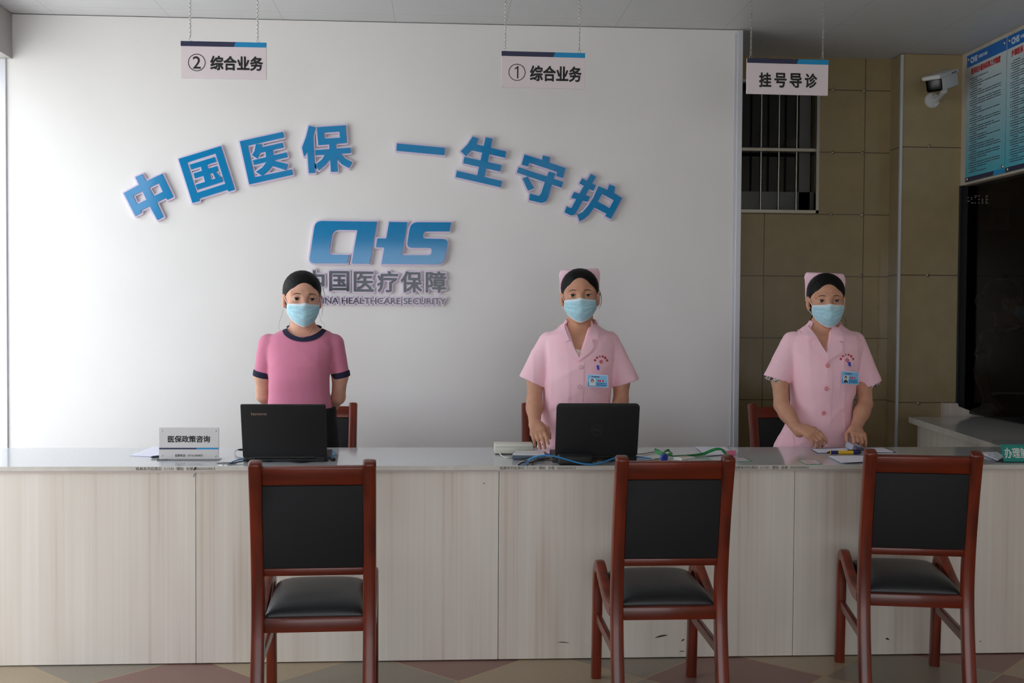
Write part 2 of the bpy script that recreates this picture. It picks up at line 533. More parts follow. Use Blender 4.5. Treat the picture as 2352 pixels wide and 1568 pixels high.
# ================================================================== the setting
def struct(name, mb, m, parent=None, smooth=False):
    return tag(mb.build(name, m, parent, smooth), kind='structure')

struct('floor', MB().box((XL - 0.1, FRONT, -0.1), (XR + 4.2, 9.0, 0)), floor_mat())
struct('ceiling', MB().box((XL - 0.3, FRONT - 0.1, CEIL), (XR + 4.2, 9.0, CEIL + 0.1)),
       grid_mat('ceiling panels', rgb(206, 207, 210), rgb(184, 184, 186), 0.6, 3.0, at(907, 47, Z=CEIL).x, at(300, 19, Z=CEIL).y, 0.0045, (0, 1), 0.45, 0.015))
struct('wall_partition', MB().box((XL, WALL_Y, 0), (XP - 0.03, WALL_Y + 0.08, CEIL - 0.004)), M_WALL)
pt = MB().box((XP - 0.03, WALL_Y - 0.012, 0), (XP, WALL_Y + 0.09, CEIL - 0.004), 0.003).box((XP - 0.045, WALL_Y - 0.004, 0), (XP - 0.03, WALL_Y, CEIL - 0.02))
struct('trim_1', pt, M_ALU)
struct('trim_2', MB().box((XL - 0.02, WALL_Y - 0.012, 0), (XL + 0.012, WALL_Y + 0.09, at(25, 135, Y=WALL_Y).z), 0.003), M_ALU)
LZ = at(25, 135, Y=WALL_Y).z
LX = at(25, 90, Y=WALL_Y - 0.02).x
struct('lintel_beam', MB().box((LX - 0.32, FRONT, LZ), (LX, WALL_Y - 0.001, CEIL - 0.002)), M_GREYB)
struct('wall_left', MB().box((XL - 0.1, WALL_Y + 0.08, 0), (XL, 9.0, CEIL)).box((XL - 0.1, FRONT, 0), (XL, LEFT_Y0, LZ)), M_WALL)

# tiled wall behind, with the barred window
zt = [at(1990, y, Y=TILE_Y).z for y in (208, 350, 492, 632, 777, 918)]
dz = (zt[0] - zt[5]) / 5
xt = at(1985, 400, Y=TILE_Y).x
M_TILE = grid_mat('polished brown tile', rgb(150, 132, 98), rgb(84, 73, 56), 0.62, dz, xt, zt[5], 0.005, rough=0.13, var=0.07)
dp = (at(2135, 335, Y=PIL_Y).z - at(2125, 921, Y=PIL_Y).z) / 2
M_TILE2 = grid_mat('polished brown pillar tile', rgb(158, 140, 106), rgb(92, 80, 62), 3.0, dp, 0.4, at(2135, 632, Y=PIL_Y).z, 0.006, rough=0.13, var=0.07)
wx1 = at(1880, 400, Y=TILE_Y).x; wx0 = wx1 - 0.92
wz1, wz0 = at(1880, 140, Y=TILE_Y).z - 0.12, at(1880, 490, Y=TILE_Y).z
tw = MB()
tw.box((XL, TILE_Y, 0), (wx0, TILE_Y + 0.2, CEIL)).box((wx1, TILE_Y, 0), (XR, TILE_Y + 0.2, CEIL))
tw.box((wx0, TILE_Y, 0), (wx1, TILE_Y + 0.2, wz0)).box((wx0, TILE_Y, wz1), (wx1, TILE_Y + 0.2, CEIL))
tile_wall = struct('wall_back', tw, M_TILE)
px0 = at(2066, 500, Y=PIL_Y).x
pillar = struct('tiled_pillar', MB().box((px0, PIL_Y, 0), (XR + 0.004, TILE_Y + 0.2, CEIL - 0.002), 0.004), M_TILE2)
struct('trim_3', MB().box((px0 - 0.006, PIL_Y - 0.006, 0), (px0 + 0.008, PIL_Y + 0.01, CEIL - 0.01)), M_ALU)
def stud(px, py, Y, parent):
    p = at(px, py, Y=Y)
    b = MB(); b.ball(p, (0.011, 0.006, 0.011), 10)
    tag(b.build('tile_fixing', mat('fixing cap', rgb(150, 140, 120), 0.3, metal=0.6), parent), kind='structure')
for x, y in ((1913, 206), (1985, 208), (1913, 350), (1982, 351), (1909, 492), (1980, 493), (1978, 634), (1972, 777)):
    stud(x, y, TILE_Y - 0.002, tile_wall)
for x, y in ((2134, 335), (2131, 632), (2110, 926)):
    stud(x, y, PIL_Y - 0.002, pillar)

# window: steel frame, sliding sashes, dark glass, bars
win = empty('window_1', ((wx0 + wx1) / 2, TILE_Y, wz0)); tag(win, kind='structure')
Wo = lambda x, y, z: (x - (wx0 + wx1) / 2, y, z - wz0)
def wbox(mb, a, b, bev=0.0): mb.box(Wo(*a), Wo(*b), bev); return mb
f = MB()
e = 0.018
wbox(f, (wx0, -0.012, wz0), (wx1, 0.03, wz0 + e)); wbox(f, (wx0, -0.012, wz1 - e), (wx1, 0.03, wz1))
wbox(f, (wx0, -0.012, wz0), (wx0 + e, 0.03, wz1)); wbox(f, (wx1 - e, -0.012, wz0), (wx1, 0.03, wz1))
tag(f.build('window_frame', M_STEELBAR, win, False), kind='structure')
s = MB()
for a, b in ((wx0, wx0 + 0.03), (wx0 + 0.18, wx0 + 0.26), (wx1 - 0.09, wx1 - 0.02)):
    wbox(s, (a, 0.1, wz0 + e), (b, 0.13, wz1 - e))
wbox(s, (wx0, 0.1, wz0 + e), (wx1, 0.13, wz0 + 0.14))
tag(s.build('window_sash', mat('grey sash', rgb(88, 88, 86), 0.4), win, False), kind='structure')
g = MB(); wbox(g, (wx0, 0.135, wz0), (wx1, 0.141, wz1))
tag(g.build('window_pane', mat('dark glass', rgb(16, 17, 18), 0.06), win, False), kind='structure')
for px in (1750, 1791, 1832):
    x = at(px, 340, Y=TILE_Y).x
    b = MB().cyl(Wo(x, 0.02, wz0), Wo(x, 0.02, wz1), 0.007, 12)
    tag(b.build('window_bar', M_STEELBAR, win), kind='structure')
zb = at(1800, 343, Y=TILE_Y).z
b = MB(); wbox(b, (wx0, 0.008, zb - 0.012), (wx1, 0.032, zb + 0.012), 0.004)
tag(b.build('window_rail', M_STEELBAR, win, False), kind='structure')

# right-hand wall: fascia over the ticket window, low wall under it, solid wall towards the street
FZ = at(2212, 425, Y=PIL_Y - 0.05).z
LEDGE = 0.80
YN = 5.75
struct('wall_right', MB().box((XR, YN, FZ), (XR + 0.12, PIL_Y, CEIL - 0.003)).box((XR, FRONT, 0), (XR + 0.12, YN, CEIL - 0.003)),
       veneer('veneer fascia', rgb(206, 198, 186), rgb(192, 180, 166), rgb(172, 152, 134)))
lw_y = at(2250, 950, X=XR).y
struct('wall_ledge', MB().box((XR + .005, YN, 0), (XR + 0.12, PIL_Y - .12, CTOP - .05)).loops([[(p_.x, p_.z) for p_ in (at(x_, y_, Y=PIL_Y - .06) for x_, y_ in ((2171, 960), (2171, 926), (2200, 926), (2202, 933), (2260, 955), (2260, 960)))]], lambda u, v, t: (u, PIL_Y - .001 - t, v), 0, .06), M_VENEER)
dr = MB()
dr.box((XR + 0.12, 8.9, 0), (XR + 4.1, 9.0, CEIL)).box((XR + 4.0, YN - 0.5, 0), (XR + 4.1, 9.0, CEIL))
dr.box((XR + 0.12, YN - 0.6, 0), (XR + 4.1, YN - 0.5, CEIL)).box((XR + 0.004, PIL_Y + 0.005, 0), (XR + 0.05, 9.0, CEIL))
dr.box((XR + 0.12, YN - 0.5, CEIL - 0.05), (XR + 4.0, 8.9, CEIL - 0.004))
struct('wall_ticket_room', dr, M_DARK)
struct('trim_4', MB().box((XR - 0.008, PIL_Y - 0.012, LEDGE), (XR + 0.004, PIL_Y, FZ), 0.002), mat('black door trim', rgb(24, 24, 24), 0.5))

# ticket window pane, its dark tint added to dim the room behind
gm = bpy.data.materials.new('dimming tint glass'); gm.use_nodes = True
gt = gm.node_tree; gt.nodes.remove(gt.nodes['Principled BSDF'])
g_t = gt.nodes.new('ShaderNodeBsdfTransparent'); g_t.inputs[0].default_value = (.34, .34, .36, 1)
g_g = gt.nodes.new('ShaderNodeBsdfGlossy'); g_g.inputs['Roughness'].default_value = .03
g_f = gt.nodes.new('ShaderNodeFresnel'); g_f.inputs[0].default_value = 1.22
g_m = gt.nodes.new('ShaderNodeMixShader')
gt.links.new(g_f.outputs[0], g_m.inputs[0]); gt.links.new(g_t.outputs[0], g_m.inputs[1]); gt.links.new(g_g.outputs[0], g_m.inputs[2])
gt.links.new(g_m.outputs[0], gt.nodes['Material Output'].inputs[0])
gp_ = MB(); F4 = [gp_.bm.verts.new(v) for v in ((XR + .05, YN, CTOP + .004), (XR + .05, PIL_Y, CTOP + .004), (XR + .05, PIL_Y, FZ), (XR + .05, YN, FZ))]
gp_.bm.faces.new(F4)
gl_ = gp_.build('window_2', gm, None, False, recalc=False)
if gl_.data.polygons[0].normal.x > 0: gl_.data.flip_normals()
tag(gl_, kind='structure')

# shop front behind the camera and the street outside
FX = 2.4
struct('wall_front', MB().box((FX, FRONT - 0.1, 0), (XR + 0.1, FRONT, CEIL)).box((LX - 0.3, FRONT - 0.1, 2.25), (FX, FRONT, CEIL)), M_WALL)
struct('ground', MB().box((-40, -40, -0.22), (40, 40, -0.12)), mat('pale pavement', rgb(206, 203, 196), 0.8, var=0.06, vscale=(1, 1, 1)))
hb = MB()
rh = random.Random(3)
for k in range(90):
    x, y = -9.5 + rh.uniform(-0.6, 0.6), 3 + k * 0.32
    for z in (0.3, 1.0, 1.7):
        hb.ball((x + rh.uniform(-.3, .3), y, z + rh.uniform(-.2, .2)), (rh.uniform(.4, .7), rh.uniform(.4, .7), rh.uniform(.4, .6)), 10)
tag(hb.build('hedge', mat('pale hedge leaves', rgb(120, 150, 92), 0.8, var=0.5, vscale=(14, 14, 14), bump=1.0, bscale=(30, 30, 30), bdist=0.05)),
    'pale green hedge outside past the white wall edge', 'hedge', kind='stuff')

# ================================================================== counter
XCL = at(0, 1300, Y=CF).x - 0.35
XCR = XR - 0.006
seams = [XCL] + [at(px, 1300, Y=CF).x for px in (450, 1145, 1823)] + [XCR]
where = ['at the window end, under the acrylic name plate', 'behind the chair that faces the pink shirted woman',
         'in the middle, with dark scuffs near the floor', 'at the ticket window end, behind the chair turned aside']
for k in range(4):
    a, b = seams[k] + 0.0009, seams[k + 1] - 0.0009
    cx = (a + b) / 2
    r = empty('counter_cabinet', (cx, (CF + CB) / 2, 0), 'pale ash veneer counter cabinet ' + where[k], 'cabinet', 'counter cabinets')
    h = (b - a) / 2
    MB().box((-h, -0.29, 0.004), (h, -0.272, CTOP - 0.024), 0.0015).build('front_panel', M_VENEER, r, False)
    MB().box((-h, -0.272, 0.004), (-h + 0.018, 0.25, CTOP - 0.024)).build('side_panel', M_VENEER, r, False)
    MB().box((h - 0.018, -0.272, 0.004), (h, 0.25, CTOP - 0.024)).build('side_panel', M_VENEER, r, False)
    MB().box((-h + 0.018, -0.25, 0.08), (h - 0.018, 0.24, 0.098)).build('bottom_shelf', M_VENEER, r, False)
    if k in (0, 1, 2, 3):
        marks = {0: [((447, 1086), (444, 1096), 3)], 1: [((1110, 1110), (1113, 1111), 2)],
                 2: [((1505, 1464), (1533, 1458), 4), ((1565, 1472), (1572, 1468), 3), ((1280, 1475), (1308, 1476), 2), ((1560, 1496), (1572, 1496), 2), ((1690, 1512), (1691, 1524), 4), ((1660, 1514), (1666, 1514), 4), ((1640, 1510), (1641, 1500), 2)],
                 3: [((2034, 1466), (2042, 1469), 4), ((2250, 1473), (2252, 1474), 3)]}[k]
        for p, q, wd in marks:
            A, B = at(p[0], p[1], Y=CF), at(q[0], q[1], Y=CF)
            mm = MB()
            mid = (A + B) / 2 + Vector((0, 0, 0.002))
            pts = catmull([(v.x - cx, -0.2906, v.z) for v in (A, mid, B)], 3)
            n = len(pts)
            mm.tube(pts, [0.0009 * wd * math.sin(PI * (i + 0.6) / (n + 0.2)) for i in range(n)], 6, flat=(1, 0.25))
            mm.build('scuff_mark', mat('dark scuff', rgb(62, 58, 56), 0.8), r)
wt = empty('worktop', (0, (CF + CB) / 2, CTOP), 'long polished pale quartz worktop running over the counter cabinets', 'worktop')
yo = (CF + CB) / 2
sl = MB().box((XCL, CF - 0.015 - yo, -0.018), (XCR, CB - yo, 0.0), 0.0015, mi=0)
for fc in sl.bm.faces:
    if fc.normal.y < -0.9: fc.material_index = 1
slab = sl.build('slab', [M_QUARTZ, M_EDGE], wt, False)
MB().box((XCL, CF - 0.012 - yo, -0.024), (XCR, CF + 0.02 - yo, -0.018)).build('edge_backing', mat('pinkish glue line', rgb(196, 182, 180), 0.6), wt, False)
st = mat('stamped grey print', rgb(120, 114, 108), 0.7)
for x0, x1 in ((312, 494), (1148, 1322), (1685, 1857)):
    A, B = at(x0, 1082, Y=CF - 0.015), at(x1, 1080, Y=CF - 0.015)
    t = MB()
    text_into(t, '经典系列石英石  S-1101  镜钻  合格  2022/03/03-S', (A.x, -0.0150, B.x, -0.0030), lambda u, v, t_: (u, CF - 0.0155 - yo, v), bold=0.0002, t0=0, t1=0, res=2, seg=4)
    t.build('stamped_text', st, wt, False, recalc=False)
# dark dribble on the edge, and the cable hole
A, B = at(450, 1074, Y=CF - 0.016), at(445, 1081, Y=CF - 0.016)
MB().tube([(A.x, A.y - yo, -0.003), ((A.x + B.x) / 2, A.y - yo, -0.009), (B.x, B.y - yo, -0.015)], [0.002, 0.004, 0.0015], 8, flat=(1, .3)).build('dark_stain', M_INK, wt)
gp = at(520, 1065, Z=CTOP)
gm = MB()
for k in range(32):
    pass
gm.tube([(gp.x + 0.036 * math.cos(2 * PI * k / 32), gp.y - yo + 0.036 * math.sin(2 * PI * k / 32), 0.0006) for k in range(33)], 0.0022, 6, cap=False)
gm.build('grommet_ring', M_CHROME, wt)
gd = MB(); gd.cyl((gp.x, gp.y - yo, 0.0002), (gp.x, gp.y - yo, 0.0006), 0.035, 32); gd.build('cable_hole', mat('cable hole', rgb(120, 120, 118), 0.6), wt)

# return counter running back to the ticket window
c1, c2 = at(2087, 957, Z=CTOP), at(2302, 1025, Z=CTOP)
c2.y = max(c2.y, CB + 0.005)
dirv = (c2 - c1)
q = [(c1.x, c1.y), (c2.x, c2.y), (XR - 0.004, c2.y), (XR - 0.004, YN + 0.006), (XR + 0.9, YN + 0.006), (XR + 0.9, c1.y)]
sc_ = empty('return_counter', (c1.x, c1.y, 0), 'pale veneer return counter running from the worktop back to the dark ticket window', 'counter')
loc = lambda u, v, t: (u - c1.x, v - c1.y, t)
tp = MB(); tp.loops([q], loc, CTOP - 0.034, CTOP)
tp.bm.normal_update()
bmesh.ops.recalc_face_normals(tp.bm, faces=tp.bm.faces[:])
for fc in tp.bm.faces:
    fc.material_index = 0 if abs(fc.normal.z) > 0.9 else 1
tp.build('top_slab', [M_QUARTZ, M_EDGE], sc_, False)
nn = Vector((dirv.y, -dirv.x, 0)).normalized()
if nn.x < 0: nn = -nn
ins = 0.05
q2 = [(c1.x + nn.x * ins, c1.y - 0.01), (c2.x + nn.x * ins, c2.y), (XR - 0.006, c2.y), (XR - 0.006, c1.y - 0.01)]
bd = MB(); bd.loops([q2], loc, 0.004, CTOP - 0.034)
bd.build('body_panel', M_VENEER, sc_, False)

# ================================================================== hanging signs
def chain_into(mb, a, b, pitch=0.0085, r=0.0011):
    a, b = Vector(a), Vector(b)
    n = int((b - a).length / pitch)
    for k in range(n):
        c = a + (b - a) * ((k + 0.5) / n)
        ang = 0.6 + (k % 2) * PI / 2
        pts = []
        for j in range(9):
            th = 2 * PI * j / 8
            h, v = 0.0036 * math.cos(th), 0.0066 * math.sin(th)
            pts.append(c + Vector((h * math.cos(ang), h * math.sin(ang), v)))
        mb.tube(pts, r, 5, cap=False)

def hanging_sign(tl, tr, bl, split, Ys, label, draw, hooks):
    A, B = at(*tl, Y=Ys), at(*tr, Y=Ys)
    w = (B - A).length; h = (A - at(*bl, Y=Ys)).length
    roll = math.atan2(A.z - B.z, B.x - A.x)
    r = empty('hanging_sign', A, label, 'sign', 'hanging counter signs', rot=(0, roll, 0))
    MB().box((0, 0, -h), (w, 0.008, 0), 0.001).build('board', M_SIGNW, r, False)
    sh = 0.135 * h
    xs = w * split
    fn = lambda u, v, t: (u, -0.0008 + t, v)
    MB().loops([[(0, 0), (xs, 0), (xs - sh * 0.35, -sh), (0, -sh)]], fn, 0, 0.0006).build('header_stripe', M_NAVY, r, False)
    MB().loops([[(xs, 0), (w, 0), (w, -sh), (xs - sh * 0.35, -sh)]], fn, 0, 0.0006).build('header_stripe', M_SKYB, r, False)
    px2 = lambda px, py: ((Vector(at(px, py, Y=Ys)) - A).dot(Vector((math.cos(roll), 0, -math.sin(roll)))),
                          (Vector(at(px, py, Y=Ys)) - A).dot(Vector((math.sin(roll), 0, math.cos(roll)))))
    tx = MB(); draw(tx, px2, fn); tx.build('lettering', M_INK, r, False, recalc=False)
    for px, py in hooks:
        u, v = px2(px, py)
        top = (CEIL - A.z)
        mb = MB()
        mb.tube([(u + 0.006 * math.cos(2 * PI * j / 12), 0.004, 0.007 + 0.007 * math.sin(2 * PI * j / 12)) for j in range(13)], 0.0012, 6, cap=False)
        chain_into(mb, (u, 0.004, 0.013), (u + math.sin(-roll) * top * -1 * 0, 0.004, top))
        mb.build('chain', M_CHROME, r)
    return r

def numbered(num, circ, box):
    def d(mb, px2, fn):
        c = px2(*circ); rr = 0.0365
        ring = [(c[0] + rr * math.cos(2 * PI * k / 40), c[1] + rr * math.sin(2 * PI * k / 40)) for k in range(40)]
        inn = [(c[0] + (rr - .003) * math.cos(2 * PI * k / 40), c[1] + (rr - .003) * math.sin(2 * PI * k / 40)) for k in range(40)]
        mb.loops([ring, inn], fn, 0, 0.0006)
        if num == '2':
            text_into(mb, num, (c[0] - 0.016, c[1] - 0.0255, c[0] + 0.016, c[1] + 0.0255), fn, 0.0006, 0, 0)
        else:
            x, y = c[0] + 0.003, c[1]
            mb.loops([[(x - .0028, y - .026), (x + .0028, y - .026), (x + .0028, y + .026), (x - .0012, y + .026), (x - .013, y + .0165), (x - .013, y + .0115), (x - .0028, y + .0175)]], fn, 0, 0.0006)
        a = px2(box[0], box[3]); b = px2(box[2], box[1])
        text_into(mb, '综合业务', (a[0], a[1], b[0], b[1]), fn, 0.0021, 0, 0)
    return d
SY = 4.9
hanging_sign((415, 94), (612, 98), (415, 179), 0.64, SY, 'white hanging sign with circled 2 and black characters, over the name plate', numbered('2', (452, 143.5), (484, 131, 603, 160)), [(437, 93), (592, 97)])
hanging_sign((1152, 117), (1344, 122), (1151, 200), 0.64, SY, 'white hanging sign with circled 1, above the nurse behind a laptop', numbered('1', (1187.5, 166), (1218, 154, 1335, 185)), [(1161, 116), (1331, 121)])
def reg(mb, px2, fn):
    for ch, x in zip('挂号导诊', (1744, 1779, 1814, 1849)):
        a = px2(x, 199 + (x - 1744) * 0.02); b = px2(x + 27, 168 + (x - 1744) * 0.02)
        text_into(mb, ch, (a[0], a[1], b[0], b[1]), fn, 0.0021, 0, 0)
hanging_sign((1716, 133), (1903, 138), (1715, 215), 0.63, SY, 'white hanging sign with four characters and no number, over the barred window', reg, [(1725, 132), (1890, 137)])

# ================================================================== raised letters on the white wall
def zr(ox, oy, sc): return lambda x, y: (ox + x / sc, oy + y / sc)
S1 = 1819 / 290
R1, R2, R3, R4 = zr(270, 270, S1), zr(540, 270, S1), zr(890, 290, S1), zr(1160, 320, S1)
BIG = [
 ('blue character shaped like a box cut by a vertical stroke, first of the arched slogan', R1, [
   [[(108, 1095), (328, 975), (275, 865), (372, 822), (428, 925), (660, 818), (820, 1150), (738, 1190), (712, 1165), (580, 1228), (678, 1435), (592, 1480), (480, 1283), (348, 1348), (362, 1378), (275, 1422)],
    [(240, 1130), (375, 1065), (435, 1190), (300, 1255)], [(470, 1020), (610, 952), (670, 1075), (540, 1140)]]]),
 ('blue square framed character, second of the arched slogan', R1, [
   [[(895, 605), (1500, 420), (1700, 1045), (1612, 1073), (1600, 1045), (1185, 1175), (1195, 1208), (1095, 1235)],
    [(1015, 655), (1425, 525), (1565, 960), (1155, 1092)]],
   [[(1055, 688), (1412, 577), (1435, 645), (1078, 757)]], [[(1110, 812), (1445, 706), (1467, 777), (1130, 885)]],
   [[(1140, 975), (1515, 858), (1532, 930), (1165, 1047)]], [[(1205, 680), (1290, 650), (1365, 905), (1275, 932)]],
   [[(1385, 800), (1425, 790), (1492, 856), (1425, 886)]]]),
 ('blue character open on one side, third of the arched slogan', R2, [
   [[(80, 352), (695, 218), (712, 298), (192, 415), (290, 868), (822, 755), (842, 830), (215, 970)]],
   [[(310, 392), (402, 393), (390, 445), (365, 525), (330, 598), (255, 552), (290, 490)]], [[(372, 443), (688, 372), (708, 440), (360, 520)]],
   [[(265, 625), (748, 510), (762, 580), (285, 690)]], [[(450, 500), (550, 478), (570, 620), (545, 705), (490, 775), (400, 845), (310, 790), (400, 730), (465, 650)]],
   [[(555, 628), (768, 680), (740, 765), (530, 700)]]]),
 ('blue character with splayed feet, fourth of the arched slogan', R2, [
   [[(1070, 128), (1165, 150), (1130, 290), (1160, 805), (1070, 808), (1048, 490), (1000, 568), (972, 440), (1030, 290)]],
   [[(1185, 150), (1598, 123), (1615, 375), (1205, 408)], [(1288, 228), (1508, 212), (1518, 300), (1292, 315)]],
   [[(1360, 385), (1458, 380), (1480, 788), (1388, 790)]], [[(1160, 478), (1668, 443), (1672, 520), (1165, 552)]],
   [[(1310, 530), (1400, 525), (1370, 610), (1300, 695), (1215, 768), (1160, 692), (1260, 610)]],
   [[(1440, 530), (1525, 525), (1590, 600), (1690, 650), (1645, 735), (1540, 680), (1470, 595)]]]),
 ('single blue horizontal stroke character, fifth of the arched slogan', R3, [[[(138, 257), (828, 320), (818, 425), (130, 362)]]]),
 ('blue character of three bars on an upright, sixth of the arched slogan', R3, [
   [[(1225, 157), (1315, 190), (1275, 270), (1200, 360), (1130, 440), (1055, 370), (1150, 270)]],
   [[(1230, 259), (1705, 372), (1690, 462), (1190, 350)]], [[(1105, 450), (1638, 568), (1618, 660), (1088, 540)]],
   [[(998, 650), (1645, 795), (1625, 885), (980, 738)]], [[(1410, 168), (1510, 188), (1390, 745), (1290, 715)]]]),
 ('blue character with a roof and a hooked foot, seventh of the arched slogan', R4, [
   [[(275, 228), (528, 305), (535, 240), (638, 265), (635, 345), (865, 422), (825, 567), (730, 535), (745, 475), (345, 345), (325, 400), (232, 372)]],
   [[(190, 408), (828, 620), (803, 702), (165, 485)]], [[(625, 470), (718, 500), (660, 680), (615, 840), (580, 900), (520, 922), (340, 880), (352, 785), (480, 822), (512, 790), (570, 610)]],
   [[(245, 570), (318, 542), (412, 710), (325, 745)]]]),
 ('blue two part character, last of the arched slogan', R4, [
   [[(1225, 503), (1300, 545), (1020, 1050), (985, 1095), (940, 1100), (850, 1055), (880, 970), (930, 998), (955, 985), (1010, 880)]],
   [[(1100, 570), (1300, 670), (1258, 748), (1062, 640)]], [[(985, 765), (1215, 830), (1178, 905), (943, 850)]],
   [[(1335, 680), (1465, 735), (1490, 655), (1575, 690), (1560, 780), (1675, 852), (1515, 1152), (1435, 1110), (1450, 1075), (1275, 985), (1200, 1090), (1130, 1150), (1065, 1185), (1030, 1090), (1110, 1050), (1190, 960), (1260, 850)],
    [(1390, 792), (1555, 882), (1495, 998), (1325, 902)]]]),
]
def wall_uv(px, py):
    p = at(px, py, Y=WALL_Y); return (p.x, p.z)
def raised(name, label, cat, group, shapes, back, face, fm, backt=0.022, facet=0.006):
    """shapes: list of loop lists in wall metres"""
    allp = [p for s in shapes for l in s for p in l]
    cx = sum(p[0] for p in allp) / len(allp); cz = min(p[1] for p in allp)
    r = empty(name, (cx, WALL_Y, cz), label, cat, group)
    fn = lambda u, v, t: (u - cx, -t, v - cz)
    b = MB()
    k = 0
    for s in shapes:
        b.loops(s, fn, 0.0, backt - 0.002); k += 1
        for d in dilate(s, back, 8):
            k += 1; b.loops(d, fn, 0.0, backt - 0.0015 + (k * 7 % 31) * 0.00005)
    b.build('backing', M_LAV, r, False)
    f_ = MB()
    for i, s in enumerate(shapes): f_.loops(s, fn, backt - 0.002, backt + facet + i * 0.00012)
    f_.build('face', fm, r, False)
    return r
for label, R, shapes in BIG:
    sh = [[[wall_uv(*R(*p)) for p in l] for l in s] for s in shapes]
    raised('slogan_character', label, 'wall lettering', 'arched blue slogan characters', sh, 0.0088, 0, M_BLUE)

def rounded(pts, rads, n=6):
    out = []
    N = len(pts)
    for i in range(N):
        p = Vector(pts[i]); r = rads[i]
        if not r: out.append(tuple(p)); continue
        a = (Vector(pts[i - 1]) - p).normalized(); b = (Vector(pts[(i + 1) % N]) - p).normalized()
        for k in range(n + 1):
            t = k / n
            out.append(tuple((p + a * r) * (1 - t) ** 2 + p * 2 * t * (1 - t) + (p + b * r) * t * t))
    return out
R5 = zr(700, 490, 2352 / 360)
C_ = rounded([(165, 118), (1088, 130), (975, 758), (708, 755), (795, 255), (428, 250), (362, 622), (668, 628), (645, 752), (72, 750)],
             [105, 0, 0, 0, 0, 100, 75, 0, 0, 85])
HS = rounded([(1270, 132), (1542, 138), (1455, 630), (1896, 632), (1912, 520), (1530, 518), (1590, 138), (2195, 140), (2170, 275), (1782, 275), (1765, 380), (2155, 390), (2088, 768), (1155, 760), (1198, 515), (1072, 510), (1092, 380), (1225, 380)],
             [0, 0, 0, 52, 52, 80, 110, 0, 0, 50, 50, 90, 120, 0, 0, 0, 0, 0])
raised('wall_logo', 'large slanted blue letters C H S on the wall under the arch', 'logo', None,
       [[[wall_uv(*R5(*p)) for p in l]] for l in (C_, HS)], 0.0088, 0, M_BLUE)
GRY = [('中', -5, 300, 850, 1190), ('国', 368, 672, 865, 1170), ('医', 735, 1040, 872, 1175), ('疗', 1085, 1402, 865, 1185), ('保', 1435, 1762, 868, 1188), ('障', 1812, 2125, 868, 1190)]
desc = ['grey wall character half hidden behind the pink shirted woman', 'grey wall character in a full square frame', 'grey wall character in a frame open on one side',
        'grey wall character leaning under a sloping roof stroke', 'grey wall character with a small box over splayed feet', 'grey wall character at the end of the row under the letter S']
for (ch, x0, x1, y0, y1), d in zip(GRY, desc):
    a, b = wall_uv(*R5(x0, y1)), wall_uv(*R5(x1, y0))
    cx = (a[0] + b[0]) / 2; cz = a[1]
    r = empty('wall_character', (cx, WALL_Y, cz), d, 'wall lettering', 'grey wall characters under the logo')
    fn = lambda u, v, t: (u - cx, -t, v - cz)
    m1 = MB(); text_into(m1, ch, (a[0] + 0.003, a[1] + .003, b[0] - 0.003, b[1] - .003), fn, 0.0105, 0, 0.018, seg=8); m1.build('backing', M_LAV, r, False)
    m2 = MB(); text_into(m2, ch, (a[0] + 0.003, a[1] + .003, b[0] - 0.003, b[1] - .003), fn, 0.0022, 0.018, 0.022, seg=4); m2.build('face', M_GREYT, r, False)
a, b = wall_uv(*R5(62, 1352)), wall_uv(*R5(2112, 1272))
cx, cz = (a[0] + b[0]) / 2, a[1]
r = empty('wall_lettering', (cx, WALL_Y, cz), 'line of small grey English capitals on a lavender backing', 'wall lettering')
fn = lambda u, v, t: (u - cx, -t, v - cz)
m1 = MB(); text_into(m1, 'CHINA HEALTHCARE SECURITY', (a[0], a[1], b[0], b[1]), fn, 0.0075, 0, 0.018, seg=8); m1.build('backing', M_LAV, r, False)
m2 = MB(); text_into(m2, 'CHINA HEALTHCARE SECURITY', (a[0], a[1], b[0], b[1]), fn, 0.00015, 0.018, 0.021, seg=4); m2.build('lettering', M_GREYT, r, False)

